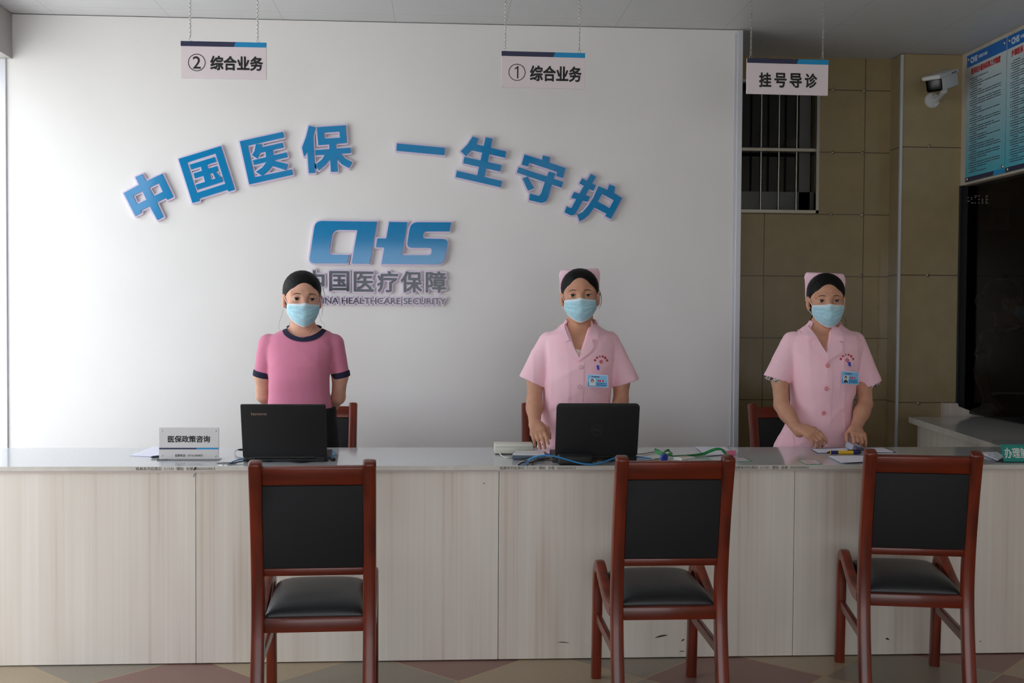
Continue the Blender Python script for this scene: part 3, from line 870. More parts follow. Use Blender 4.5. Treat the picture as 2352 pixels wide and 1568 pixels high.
# ================================================================== chairs
def chair(label, group, loc, rz, back_front=False, scale=1.0):
    r = empty('visitor_chair', loc, label, 'chair', group, rz=rz)
    S = scale
    hw = 0.1765 * S
    prof = [(-0.275, 0), (-0.245, 0.12), (-0.218, 0.26), (-0.204, 0.40), (-0.215, 0.55), (-0.245, 0.72), (-0.285, 0.885)]
    for s in (-1, 1):
        pts = catmull([(s * hw, y * S, z * S) for y, z in prof], 5)
        n = len(pts)
        pts += [pts[-1] + (pts[-1] - pts[-2]).normalized() * d_ for d_ in (0.006, 0.010, 0.0125)]
        mb = MB().sweep(pts, [0.042 * S] * (n + 1) + [0.038 * S, 0.026 * S], [0.045 * S] * (n + 1) + [0.041 * S, 0.028 * S], (1, 0, 0), 0.009)
        mb.build('rear_leg', M_WOOD, r)
    for s in (-1, 1):
        fp = catmull([(0.235, 0), (0.226, 0.12), (0.218, 0.26), (0.214, 0.36), (0.196, 0.428), (0.148, 0.443), (0.085, 0.416), (0.0, 0.375), (-0.09, 0.345), (-0.19, 0.352)], 5) if False else \
             catmull([Vector((0, y, z)) for y, z in ((0.235, 0), (0.226, 0.12), (0.218, 0.26), (0.214, 0.36), (0.196, 0.42), (0.150, 0.438), (0.085, 0.416), (0.0, 0.382), (-0.09, 0.36), (-0.19, 0.362))], 5)
        pts = [Vector((s * (hw + 0.004), p.y * S, p.z * S)) for p in fp]
        MB().sweep(pts, 0.036 * S, 0.044 * S, (1, 0, 0), 0.009).build('front_leg', M_WOOD, r)
        MB().sweep([(s * (hw + 0.002), -0.205 * S, 0.225 * S), (s * (hw + 0.002), 0.215 * S, 0.235 * S)], 0.02 * S, 0.034 * S, (1, 0, 0), 0.004).build('side_stretcher', M_WOODH, r)
    def rail(name, y0, z0, y1, z1, th, m=M_WOODH, xx=0.0):
        # a board between the rear legs, from (y0, z0) at its foot to (y1, z1) at its head
        x = hw - 0.019 * S + xx
        mb = MB()
        d = Vector((0, y1 - y0, z1 - z0)).normalized(); nrm = Vector((0, d.z, -d.y))
        q = []
        for sx in (-x, x):
            for (yy, zz), sg in (((y0, z0), 1), ((y0, z0), -1), ((y1, z1), -1), ((y1, z1), 1)):
                q.append(mb.bm.verts.new(Vector((sx, yy * S, zz * S)) + nrm * sg * th / 2 * S))
        F = mb.bm.faces.new
        F(q[0:4]); F(q[4:8][::-1])
        for k in range(4): F((q[k], q[(k + 1) % 4], q[4 + (k + 1) % 4], q[4 + k]))
        bmesh.ops.bevel(mb.bm, geom=mb.bm.edges[:], offset=0.004, segments=2, profile=0.5, affect='EDGES')
        return mb.build(name, m, r)
    rail('top_rail', -0.266, 0.822, -0.282, 0.879, 0.026)
    rail('lower_rail', -0.2125, 0.523, -0.2155, 0.549, 0.026)
    rail('seat_rail', -0.203, 0.338, -0.203, 0.382, 0.03)
    bp = rail('back_panel', -0.2165, 0.551, -0.2655, 0.821, 0.034, M_BACKLEATHER, 0.0)
    MB().box((-hw + 0.02, 0.19 * S, 0.325 * S), (hw - 0.02, 0.212 * S, 0.38 * S), 0.003).build('front_rail', M_WOODH, r)
    # seat cushion, crowned, higher at the front
    mb = MB()
    nx, ny = 14, 14
    def top(u, v):
        x = (hw - 0.016 * S) * u; y = (-0.185 + 0.375 * (v + 1) / 2) * S
        edge = (1 - abs(u) ** 5) * (1 - abs(v) ** 5)
        z = (0.386 + 0.012 * (v + 1) / 2 + 0.038 * edge ** 0.45 + 0.008 * (1 - u * u) * (1 - v * v)) * S
        return Vector((x * (1 - 0.02 * (1 - edge)), y, z))
    us = [math.sin(PI / 2 * (-1 + 2 * i / nx)) for i in range(nx + 1)]; vs_ = [math.sin(PI / 2 * (-1 + 2 * j / ny)) for j in range(ny + 1)]
    T = [[mb.bm.verts.new(top(u, v)) for v in vs_] for u in us]
    Bv = [[mb.bm.verts.new(Vector((T[i][j].co.x, T[i][j].co.y, 0.37 * S))) for j in range(ny + 1)] for i in range(nx + 1)]
    for i in range(nx):
        for j in range(ny):
            mb.bm.faces.new((T[i][j], T[i + 1][j], T[i + 1][j + 1], T[i][j + 1]))
            mb.bm.faces.new((Bv[i][j], Bv[i][j + 1], Bv[i + 1][j + 1], Bv[i + 1][j]))
    for i in range(nx):
        for j in (0, ny): mb.bm.faces.new((T[i][j], T[i + 1][j], Bv[i + 1][j], Bv[i][j]))
    for j in range(ny):
        for i in (0, nx): mb.bm.faces.new((T[i][j], T[i][j + 1], Bv[i][j + 1], Bv[i][j]))
    mb.build('seat', M_LEATHER, r, sharp=60)
    return r
def chair_at(px, py, Yt, label, rz=0.0, group='visitor chairs in front of the counter'):
    p = at(px, py, Y=Yt)
    off = Matrix.Rotation(rz, 3, 'Z') @ Vector((0, -0.285, 0))
    return chair(label, group, (p.x - off.x, Yt - off.y, 0), rz)
chair_at(718, 1075, 3.56, 'red brown chair with black seat facing the open laptop of the pink shirted woman', math.radians(2.2))
chair_at(1551, 1070, 3.66, 'red brown chair with black seat in front of the green lanyard', math.radians(0.3))
chair_at(2120, 1065, 3.79, 'red brown chair with black seat turned aside, before the notebook papers', math.radians(-10))
for px, lab in ((731, 'red brown staff chair half hidden behind the woman in the rose pink shirt'),
                (1285, 'red brown staff chair behind the nurse at the laptop, only its edge showing'),
                (1802, 'red brown staff chair against the brown tiles behind the nurse with the notebook')):
    p = at(px, 1000, Y=5.80)
    rz = PI + math.radians({731: 0, 1285: 0, 1802: 4}[px])
    off = Matrix.Rotation(rz, 3, 'Z') @ Vector((0, -0.285, 0))
    chair(lab, 'staff chairs behind the counter', (p.x - off.x, 5.80 - off.y, 0), rz)

# ================================================================== soft bodies from distance fields
def axis(*segs):
    """segs: lo, step, hi, step, hi ... -> graded coordinates"""
    out = [segs[0]]
    for k in range(1, len(segs), 2):
        st, hi = segs[k], segs[k + 1]
        n = max(1, int(round((hi - out[-1]) / st)))
        a = out[-1]
        out += [a + (hi - a) * (i + 1) / n for i in range(n)]
    return np.array(out, np.float32)

def smin(a, b, k):
    if k <= 0: return np.minimum(a, b)
    h = np.maximum(k - np.abs(a - b), 0) / k
    return np.minimum(a, b) - h * h * k * 0.25
def smax(a, b, k): return -smin(-a, -b, k)

class Field:
    def __init__(s, xs, ys, zs):
        s.ax = (xs, ys, zs)
        s.f = np.full((len(xs), len(ys), len(zs)), 1.0, np.float32)
    def region(s, lo, hi):
        sl = []
        for k in range(3):
            a = max(0, int(np.searchsorted(s.ax[k], lo[k])) - 1); b = min(len(s.ax[k]), int(np.searchsorted(s.ax[k], hi[k])) + 1)
            sl.append(slice(a, max(a, b)))
        sl = tuple(sl)
        X = s.ax[0][sl[0]][:, None, None]; Y = s.ax[1][sl[1]][None, :, None]; Z = s.ax[2][sl[2]][None, None, :]
        return sl, X, Y, Z
    def op(s, prim, k=0.01, mode='add', pad=0.03):
        fn, lo, hi = prim
        sl, X, Y, Z = s.region([v - pad for v in lo], [v + pad for v in hi])
        if min(X.shape[0], Y.shape[1], Z.shape[2]) == 0: return s
        d = fn(X, Y, Z)
        if mode == 'add': s.f[sl] = smin(s.f[sl], d, k)
        elif mode == 'sub': s.f[sl] = smax(s.f[sl], -d, k)
        return s
    def cut(s, fn, k=0.0):
        """keep only where fn < 0 (whole grid)"""
        X = s.ax[0][:, None, None]; Y = s.ax[1][None, :, None]; Z = s.ax[2][None, None, :]
        s.f = smax(s.f, np.broadcast_to(fn(X, Y, Z), s.f.shape), k).astype(np.float32)
        return s
    def displace(s, fn, band=0.03):
        idx = np.nonzero(np.abs(s.f) < band)
        x = s.ax[0][idx[0]]; y = s.ax[1][idx[1]]; z = s.ax[2][idx[2]]
        s.f[idx] += fn(x, y, z)
        return s
    def mesh(s, origin, smooth=1):
        f = s.f; xs, ys, zs = s.ax
        sg = f < 0
        c = [sg[i:sg.shape[0] - 1 + i, j:sg.shape[1] - 1 + j, k:sg.shape[2] - 1 + k] for i in (0, 1) for j in (0, 1) for k in (0, 1)]
        any_ = c[0].copy(); all_ = c[0].copy()
        for q in c[1:]: any_ |= q; all_ &= q
        act = any_ & ~all_
        I = np.argwhere(act)
        idx = np.full(act.shape, -1, np.int32); idx[act] = np.arange(len(I))
        P = np.zeros((len(I), 3), np.float64); N = np.zeros(len(I))
        co = [(i, j, k) for i in (0, 1) for j in (0, 1) for k in (0, 1)]
        vals = {o: f[I[:, 0] + o[0], I[:, 1] + o[1], I[:, 2] + o[2]].astype(np.float64) for o in co}
        A = [np.asarray(a, np.float64) for a in s.ax]
        for a in co:
            for d in range(3):
                if a[d]: continue
                b = list(a); b[d] = 1; b = tuple(b)
                va, vb = vals[a], vals[b]
                m = (va < 0) != (vb < 0)
                t = np.where(m, va / np.where(m, va - vb, 1), 0)
                pt = np.stack([A[q][I[:, q] + a[q]] for q in range(3)], 1)
                pt[:, d] += t * (A[d][I[:, d] + 1] - A[d][I[:, d]])
                P[m] += pt[m]; N += m
        P /= N[:, None]
        quads = []
        for d in range(3):
            o1, o2 = [(1, 2), (2, 0), (0, 1)][d]
            sa = [slice(None)] * 3; sb = [slice(None)] * 3
            sa[d] = slice(0, -1); sb[d] = slice(1, None)
            ch = sg[tuple(sa)] != sg[tuple(sb)]
            E = np.argwhere(ch)
            ok = (E[:, o1] > 0) & (E[:, o2] > 0) & (E[:, o1] < act.shape[o1]) & (E[:, o2] < act.shape[o2])
            E = E[ok]
            fl = sg[E[:, 0], E[:, 1], E[:, 2]]
            def g(da, db):
                q = E.copy(); q[:, o1] -= da; q[:, o2] -= db
                return idx[q[:, 0], q[:, 1], q[:, 2]]
            Q = np.stack([g(1, 1), g(0, 1), g(0, 0), g(1, 0)], 1)
            Q[~fl] = Q[~fl][:, ::-1]
            quads.append(Q)
        Q = np.concatenate(quads)
        Q = Q[(Q >= 0).all(1)]
        for _ in range(smooth):
            acc = np.zeros_like(P); cnt = np.zeros(len(P))
            for k in range(4):
                a, b = Q[:, k], Q[:, (k + 1) % 4]
                np.add.at(acc, a, P[b]); np.add.at(cnt, a, 1)
                np.add.at(acc, b, P[a]); np.add.at(cnt, b, 1)
            P = P * 0.5 + 0.5 * acc / np.maximum(cnt, 1)[:, None]
        P -= np.array(origin)[None]
        me = bpy.data.meshes.new('m')
        me.vertices.add(len(P)); me.vertices.foreach_set('co', P.astype(np.float32).ravel())
        me.loops.add(len(Q) * 4); me.loops.foreach_set('vertex_index', Q.astype(np.int32).ravel())
        me.polygons.add(len(Q)); me.polygons.foreach_set('loop_start', np.arange(0, len(Q) * 4, 4, dtype=np.int32))
        me.polygons.foreach_set('loop_total', np.full(len(Q), 4, np.int32))
        me.update(calc_edges=True); me.validate()
        me.polygons.foreach_set('use_smooth', [True] * len(me.polygons))
        return me

def rc(a, b, ra, rb, sy=1.0):
    """tapered capsule; sy < 1 flattens it front to back"""
    a = np.array(a, np.float64); b = np.array(b, np.float64); ba = b - a; L = float(ba @ ba) + 1e-12
    def fn(X, Y, Z):
        px, py, pz = X - a[0], (Y - a[1]), Z - a[2]
        t = np.clip((px * ba[0] + py * ba[1] + pz * ba[2]) / L, 0, 1)
        dy = (py - t * ba[1]) / sy
        return np.sqrt((px - t * ba[0]) ** 2 + dy ** 2 + (pz - t * ba[2]) ** 2) - (ra + (rb - ra) * t)
    r = max(ra, rb)
    return fn, np.minimum(a, b) - r, np.maximum(a, b) + r

def ell(c, r):
    c = np.array(c, np.float64); r = np.array(r, np.float64)
    def fn(X, Y, Z):
        x, y, z = (X - c[0]), (Y - c[1]), (Z - c[2])
        k0 = np.sqrt((x / r[0]) ** 2 + (y / r[1]) ** 2 + (z / r[2]) ** 2)
        k1 = np.sqrt((x / r[0] ** 2) ** 2 + (y / r[1] ** 2) ** 2 + (z / r[2] ** 2) ** 2) + 1e-9
        return k0 * (k0 - 1) / k1
    return fn, c - r, c + r

def loft(rows, n=2.3, inset=0.0):
    """rows (z, cx, cy, rx, ry) -> stacked rounded sections"""
    rows = sorted(rows)
    a = np.array(rows, np.float64)
    zz = np.linspace(a[0, 0], a[-1, 0], 420)
    T = [np.interp(zz, a[:, 0], a[:, k]) for k in range(1, 5)]
    ker = np.exp(-np.linspace(-2, 2, 13) ** 2); ker /= ker.sum()
    T = [np.convolve(np.pad(t, 6, mode='edge'), ker, 'valid') for t in T]
    def fn(X, Y, Z):
        z = Z.ravel()
        cx, cy, rx, ry = [np.interp(z, zz, t).reshape(Z.shape) for t in T]
        rx = rx - inset; ry = ry - inset
        u = (np.abs((X - cx) / rx) ** n + np.abs((Y - cy) / ry) ** n) ** (1 / n)
        d = (u - 1) * np.minimum(rx, ry)
        return np.maximum(d, np.maximum(Z - a[-1, 0], a[0, 0] - Z))
    m = np.max(a[:, 3]); my = np.max(a[:, 4])
    return fn, np.array([np.min(a[:, 1]) - m, np.min(a[:, 2]) - my, a[0, 0]]), np.array([np.max(a[:, 1]) + m, np.max(a[:, 2]) + my, a[-1, 0]])

def capped(prim, p, d, k=0.0):
    """prim kept only where (x - p).d < 0"""
    fn, lo, hi = prim
    p = np.array(p, float); d = np.array(d, float); d /= np.linalg.norm(d)
    return (lambda X, Y, Z: smax(fn(X, Y, Z), (X - p[0]) * d[0] + (Y - p[1]) * d[1] + (Z - p[2]) * d[2], k)), lo, hi

def framed(prim, C, R, s):
    """a primitive given in a local frame (units scaled by s) placed at C with rotation R"""
    fn, lo, hi = prim
    Rn = np.array(R, np.float64); C = np.array(C, np.float64)
    cs = np.array([[x, y, z] for x in (lo[0], hi[0]) for y in (lo[1], hi[1]) for z in (lo[2], hi[2])]) * s
    W = cs @ Rn.T + C
    def g(X, Y, Z):
        x, y, z = X - C[0], Y - C[1], Z - C[2]
        return fn((x * Rn[0, 0] + y * Rn[1, 0] + z * Rn[2, 0]) / s, (x * Rn[0, 1] + y * Rn[1, 1] + z * Rn[2, 1]) / s,
                  (x * Rn[0, 2] + y * Rn[1, 2] + z * Rn[2, 2]) / s) * s
    return g, W.min(0), W.max(0)

def bvh_of(me):
    return BVHTree.FromPolygons([v.co for v in me.vertices], [tuple(p.vertices) for p in me.polygons])

def drape(name, polys, m, parent, tree, off=0.0015, thick=0.0012, step=0.012, sharp=None):
    """flat outlines (x, z) laid on the front of a garment: cut fine, pushed onto the cloth, given thickness"""
    bm = bmesh.new()
    for pl in polys:
        vs = [bm.verts.new((p[0], 0, p[1])) for p in pl]
        tr = tessellate_polygon([[Vector((p[0], p[1], 0)) for p in pl]])
        for t in tr:
            try: bm.faces.new([vs[k] for k in t])
            except ValueError: pass
    xs = [v.co.x for v in bm.verts]; zs = [v.co.z for v in bm.verts]
    for ax, lo, hi in (((1, 0, 0), min(xs), max(xs)), ((0, 0, 1), min(zs), max(zs))):
        k = lo + step
        while k < hi:
            bmesh.ops.bisect_plane(bm, geom=bm.verts[:] + bm.edges[:] + bm.faces[:], plane_co=Vector(ax) * k, plane_no=ax, dist=1e-6)
            k += step
    bmesh.ops.triangulate(bm, faces=bm.faces[:])
    last = 0.0
    miss = []
    for v in bm.verts:
        h = tree.ray_cast(Vector((v.co.x, -2, v.co.z)), Vector((0, 1, 0)))
        if h[0] is None: miss.append(v)
        else: v.co.y = h[0].y - off
    for v in miss:                                        # past the outline: tucked onto the top of the shoulder
        h = tree.find_nearest(Vector((v.co.x, -0.01, v.co.z)))
        if h[0] is not None: v.co = h[0] + h[1] * off
    bmesh.ops.recalc_face_normals(bm, faces=bm.faces[:])
    if sum(f.normal.y for f in bm.faces) > 0:
        bmesh.ops.reverse_faces(bm, faces=bm.faces[:])
    r = bmesh.ops.extrude_face_region(bm, geom=bm.faces[:])
    for g in r['geom']:
        if isinstance(g, bmesh.types.BMVert): g.co.y -= thick
    bmesh.ops.recalc_face_normals(bm, faces=bm.faces[:])
    me = bpy.data.meshes.new(name); bm.to_mesh(me); bm.free()
    return link_mesh(name, me, m, parent, True, None, sharp or 40)

# ------------------------------------------------------------------ head, shared by the four people
def head_parts():
    H = []
    A = lambda p, k, mode='add': H.append((p, k, mode))
    A(ell((0, 0.018, 0.036), (0.073, 0.090, 0.076)), 0)
    A(ell((0, -0.018, -0.008), (0.0635, 0.070, 0.088)), 0.03)
    A(ell((0, -0.030, -0.066), (0.046, 0.050, 0.046)), 0.03)
    A(ell((0, -0.066, -0.100), (0.019, 0.018, 0.016)), 0.03)
    for s in (-1, 1):
        A(ell((s * 0.041, -0.052, -0.034), (0.024, 0.024, 0.026)), 0.03)
        A(rc((s * 0.014, -0.079, 0.019), (s * 0.050, -0.066, 0.019), 0.012, 0.010), 0.016)
        A(ell((s * 0.0325, -0.094, -0.001), (0.017, 0.020, 0.0125)), 0.014, 'sub')
    A(rc((0, -0.083, 0.006), (0, -0.0955, -0.036), 0.0085, 0.0115), 0.014)
    for s in (-1, 1):
        A(ell((s * 0.011, -0.090, -0.041), (0.008, 0.009, 0.007)), 0.008)
    A(rc((-0.014, -0.086, -0.067), (0.014, -0.086, -0.067), 0.007, 0.007), 0.012)
    A(rc((-0.012, -0.085, -0.077), (0.012, -0.085, -0.077), 0.007, 0.007), 0.008)
    for s in (-1, 1):
        A(ell((s * 0.0325, -0.0695, 0.0), (0.0165, 0.0165, 0.0155)), 0.004)
        A(ell((s * 0.0325, -0.084, -0.0012), (0.0137, 0.012, 0.0035)), 0.0015, 'sub')
        # ear: a tilted shell with a hollow
        A(rc((s * 0.0755, 0.002, 0.010), (s * 0.083, 0.024, 0.012), 0.0062, 0.0062), 0.006)
        A(ell((s * 0.0785, 0.014, -0.008), (0.0085, 0.019, 0.029)), 0.006)
        A(rc((s * 0.0745, 0.004, -0.034), (s * 0.0745, 0.006, -0.030), 0.0065, 0.006), 0.008)
        A(ell((s * 0.0875, 0.009, -0.006), (0.0075, 0.010, 0.017)), 0.004, 'sub')
    return H
HEAD = head_parts()

def head_into(F, C, R, s, k=0.03):
    lo, hi = np.array([-0.1, -0.13, -0.13]), np.array([0.1, 0.13, 0.13])
    def fn(x, y, z):
        d = None
        for p, kk, mode in HEAD:
            q = p[0](x, y, z)
            d = q if d is None else (smin(d, q, kk) if mode == 'add' else smax(d, -q, kk))
        return d
    F.op(framed((fn, lo, hi), C, R, s), k, pad=0.02)

def hand_into(F, W, d, side, n, sc=1.0, curls=(0.5, 0.6, 0.7, 0.75), thumb=0.3, fist=0.0):
    """W wrist, d towards the knuckles, side towards the thumb, n out of the back of the hand"""
    W = Vector(W); d = Vector(d).normalized(); n = (Vector(n) - d * d.dot(Vector(n))).normalized()
    sd = Vector(side); sd = (sd - d * d.dot(sd) - n * n.dot(sd)).normalized()
    k = 0.008
    for o, r0, r1 in ((0.026, 0.012, 0.0115), (0.008, 0.0135, 0.0125), (-0.010, 0.0135, 0.012), (-0.027, 0.012, 0.0105)):
        F.op(rc(W + sd * o * 0.55 * sc + d * 0.008 * sc, W + sd * o * sc + d * 0.078 * sc, r0 * sc, r1 * sc), 0.014)
    lens = ((0.040, 0.024, 0.019), (0.045, 0.028, 0.020), (0.041, 0.026, 0.019), (0.032, 0.019, 0.017))
    for i, o in enumerate((0.028, 0.0095, -0.0095, -0.028)):
        p = W + (sd * o + d * (0.080 - abs(o + 0.0) * 0.18)) * sc
        ang = curls[i] * 0.55; sp = o * 1.6
        r = (0.0092, 0.0082, 0.0076, 0.0066) if i != 3 else (0.0082, 0.0072, 0.0066, 0.006)
        for j, L in enumerate(lens[i]):
            v = (d * math.cos(ang) - n * math.sin(ang) + sd * sp * 0.8 * (1 - fist)).normalized()
            q = p + v * L * sc
            F.op(rc(p, q, r[j] * sc, r[j + 1] * sc), 0.005 if j else 0.009)
            p = q; ang += curls[i]
    p = W + (sd * 0.024 + d * 0.022 - n * 0.004) * sc
    v1 = (d * 0.72 + sd * 0.62 - n * 0.35).normalized()
    q = p + v1 * 0.040 * sc
    F.op(rc(p, q, 0.0145 * sc, 0.0105 * sc), 0.012)
    v2 = (d * (0.92) + sd * (0.25 - thumb) - n * 0.35).normalized()
    q2 = q + v2 * 0.030 * sc; q3 = q2 + (v2 - n * 0.15 - sd * thumb * 0.5).normalized() * 0.022 * sc
    F.op(rc(q, q2, 0.0103 * sc, 0.009 * sc), 0.006); F.op(rc(q2, q3, 0.009 * sc, 0.0072 * sc), 0.005)

def rot_head(yaw, pitch, roll):
    return np.array(Matrix.Rotation(yaw, 3, 'Z') @ Matrix.Rotation(pitch, 3, 'X') @ Matrix.Rotation(roll, 3, 'Y'))

def rows_px(rows, Y0, dy=0.0):
    out = []
    for r in rows:
        py, xl, xr, ry = r[:4]
        cy = r[4] if len(r) > 4 else 0.0
        A, B = at(xl, py, Y=Y0), at(xr, py, Y=Y0)
        out.append(((A.z + B.z) / 2, (A.x + B.x) / 2, Y0 + dy + cy, (B.x - A.x) / 2, ry))
    return out

class Person: pass

def build_body(label, px_root, Y0, head_px, head_s, yaw, pitch, roll, rows, arms, skin, hands, legs_x, neck_px, root_name='person', neck_r=0.049):
    """one continuous skin surface; returns the person with its frame data"""
    P = Person(); P.Y0 = Y0
    rt = at(px_root, 1000, Y=Y0); P.o = Vector((rt.x, Y0, 0))
    P.R = rot_head(yaw, pitch, roll); P.hs = head_s
    e = at(head_px[0], head_px[1], Y=Y0 - 0.075)           # between the eyes, on the face
    P.C = np.array(e) - P.R @ np.array([0, -0.078, 0.0]) * head_s
    xs = []
    for a in arms: xs += [p.x for p in a[:3]]
    R0 = rows_px(rows, Y0)
    x0, x1 = min(xs + [r[1] - r[3] for r in R0]) - 0.09, max(xs + [r[1] + r[3] for r in R0]) + 0.09
    ymin = min([Y0 - 0.17] + [p.y - 0.12 for a in arms for p in a[:3]]); ymax = max([Y0 + 0.2] + [p.y + 0.12 for a in arms for p in a[:3]])
    hz = P.C[2] - 0.15
    hx = P.C[0]
    F = Field(axis(x0, 0.0035, hx - 0.1, 0.0027, hx + 0.1, 0.0035, x1), axis(ymin, 0.0038, Y0 - 0.13, 0.003, Y0 + 0.06, 0.0038, ymax),
              axis(-0.02, 0.012, 0.70, 0.0038, hz, 0.0026, P.C[2] + 0.16))
    sh = [(r[0], r[1], r[2], r[3], r[4]) for r in R0]
    F.op(loft(sh, 2.3, 0.019), 0)
    # hips, legs, feet
    hipz = 0.84
    c = legs_x
    F.op(loft([(0.70, c, Y0, 0.135, 0.085), (0.80, c, Y0, 0.14, 0.09), (0.92, c, Y0, 0.115, 0.078), (1.02, c, Y0, 0.10, 0.07)]), 0.02)
    for s in (-1, 1):
        F.op(rc((c + s * 0.075, Y0, 0.78), (c + s * 0.075, Y0 - 0.01, 0.45), 0.074, 0.050), 0.02)
        F.op(rc((c + s * 0.08, Y0 - 0.01, 0.45), (c + s * 0.078, Y0 + 0.015, 0.08), 0.053, 0.034), 0.02)
        F.op(rc((c + s * 0.078, Y0 + 0.02, 0.045), (c + s * 0.088, Y0 - 0.13, 0.03), 0.036, 0.028), 0.02)
    # neck
    nb = at(neck_px[0], neck_px[1], Y=Y0)
    top = P.C + P.R @ np.array([0, 0.022, -0.05]) * head_s
    F.op(rc((nb.x, Y0 + 0.012, nb.z - 0.05), tuple(top), neck_r + 0.004, neck_r - 0.003), 0.04)
    F.op(rc((nb.x, Y0 + 0.02, nb.z - 0.005), (nb.x - 0.10, Y0 + 0.02, nb.z - 0.05), 0.035, 0.03), 0.05)
    F.op(rc((nb.x, Y0 + 0.02, nb.z - 0.005), (nb.x + 0.10, Y0 + 0.02, nb.z - 0.05), 0.035, 0.03), 0.05)
    for a in arms:
        sh_, el, wr, r1, r2, r3 = a[:6]
        if len(a) > 6:                                    # through the sleeve opening
            F.op(rc(sh_, a[6], r1, r1 * 0.55 + r2 * 0.45), 0.012); F.op(rc(a[6], el, r1 * 0.55 + r2 * 0.45, r2), 0.02)
        else: F.op(rc(sh_, el, r1, r2), 0.012)
        F.op(rc(el, el + (wr - el) * 0.35, r2, r2 * 1.02), 0.012)
        F.op(rc(el + (wr - el) * 0.3, wr, r2 * 1.0, r3, 1.0), 0.02)
    for h in hands: hand_into(F, **h)
    head_into(F, P.C, P.R, head_s)
    me = F.mesh(P.o, 1)
    P.tree = bvh_of(me)
    P.body = link_mesh(root_name, me, skin, None, True, P.o)
    tag(P.body, label, 'person')
    return P

def loc3(P, v):
    """head-local point -> point relative to the person's root"""
    return Vector(P.C + P.R @ (np.array(v) * P.hs)) - P.o

def skin_y(P, x, z, default):
    """head-local depth of the skin in front of (x, z)"""
    o = loc3(P, (x, -0.3, z)); d = Vector(P.R @ np.array([0, 1.0, 0]))
    h = P.tree.ray_cast(o, d)
    return -0.3 + h[3] / P.hs if h[0] is not None and h[3] < 0.42 else default

def face_details(P, brow=0.0105, browcol=M_BROW, squint=1.0):
    for s in (-1, 1):
        mb = MB()
        c = loc3(P, (s * 0.0325, -0.0715, -0.001)); r = 0.0138 * P.hs
        q = bmesh.ops.create_uvsphere(mb.bm, u_segments=24, v_segments=16, radius=1)
        Rm = Matrix(P.R.tolist())
        tilt = Matrix.Rotation(PI / 2, 3, 'X')
        for v in q['verts']:
            v.co = Rm @ (tilt @ v.co) * r + c
        for f_ in mb.bm.faces:
            d = (Matrix(P.R.T.tolist()) @ (f_.calc_center_median() - c)) / r
            f_.material_index = 1 if d.y < -0.86 else 0
        mb.build('eye', [M_SCLERA, M_IRIS], P.body, sharp=None)
        pts = []; rad = []
        for k in range(9):
            t = k / 8
            x = 0.016 + 0.034 * t
            z = 0.0175 + 0.0036 * math.sin(PI * min(1, t * 1.12)) - 0.0008 * t
            y = skin_y(P, s * x, z, -0.085) - 0.0002
            pts.append(loc3(P, (s * x, y, z))); rad.append(0.0022 * math.sin(PI * (0.18 + 0.78 * t)) ** 0.7)
        mb = MB().tube(pts, rad, 8, flat=(1, 0.55)); mb.build('eyebrow', browcol, P.body)
        # dark upper lash line
        pts = []
        for k in range(9):
            t = -1 + 2 * k / 8
            x = 0.0325 + 0.0135 * t; z = -0.0012 + 0.0035 * math.sqrt(max(0, 1 - t * t * 0.96)) + 0.0008 * t
            pts.append(loc3(P, (s * x, -0.0697 - 0.0168 * math.sqrt(max(0.05, 1 - (t * 0.82) ** 2 - 0.07)), z)))
        MB().tube(pts, [0.0005, 0.0009, 0.0011, 0.0011, 0.0011, 0.0011, 0.0012, 0.0011, 0.0006], 6).build('eyelash', M_HAIR, P.body)

def hair(P, line_z=0.072, half=0.066, bun=True, strands=(), parting=0.0, depth=0.10, low=-0.02):
    C, R, s = P.C, P.R, P.hs
    def fn(x, y, z):
        d = ell((0, 0.022, 0.042), (0.0825, 0.100, 0.083))[0](x, y, z)
        d = smin(d, ell((0, 0.060, -0.005), (0.074, 0.060, 0.070))[0](x, y, z), 0.03)
        th = np.arctan2(x, z + 0.02)
        d = d + 0.00035 * np.sin(th * 44 + 3 * np.sin(y * 40)) * np.clip((z + 0.02) * 20, 0, 1)
        # opening for the face
        cz = line_z - depth
        w1 = ell((parting * 0.4, -0.105, cz), (half, 0.098, depth))[0](x, y, z)
        d = smax(d, -w1, 0.006)
        # nothing in front of and under the ears
        w2 = smax(smax(y - 0.020, z + 0.004, 0.01), -(np.abs(x) - 0.02), 0.01)
        d = smax(d, -w2, 0.008)
        d = smax(d, -(z + 0.062), 0.01)
        if bun:
            d = smin(d, ell((0, 0.125, 0.0), (0.042, 0.032, 0.040))[0](x, y, z), 0.012)
        return d
    lo, hi = np.array([-0.105, -0.10, -0.09]), np.array([0.105, 0.17, 0.14])
    g = framed((fn, lo, hi), C, R, s)
    F = Field(axis(g[1][0], 0.0026, g[2][0]), axis(g[1][1], 0.003, g[2][1]), axis(g[1][2], 0.0026, g[2][2]))
    F.op(g, 0)
    h = link_mesh('hair', F.mesh(P.o, 1), M_HAIR, P.body)
    for pts, r in strands:
        q = catmull([loc3(P, p) for p in pts], 6)
        n = len(q)
        MB().tube(q, [r * (0.35 + 0.65 * math.sin(PI * (0.25 + 0.72 * i / n))) for i in range(n)], 6).build('hair_strand', M_HAIR, h)
    return h

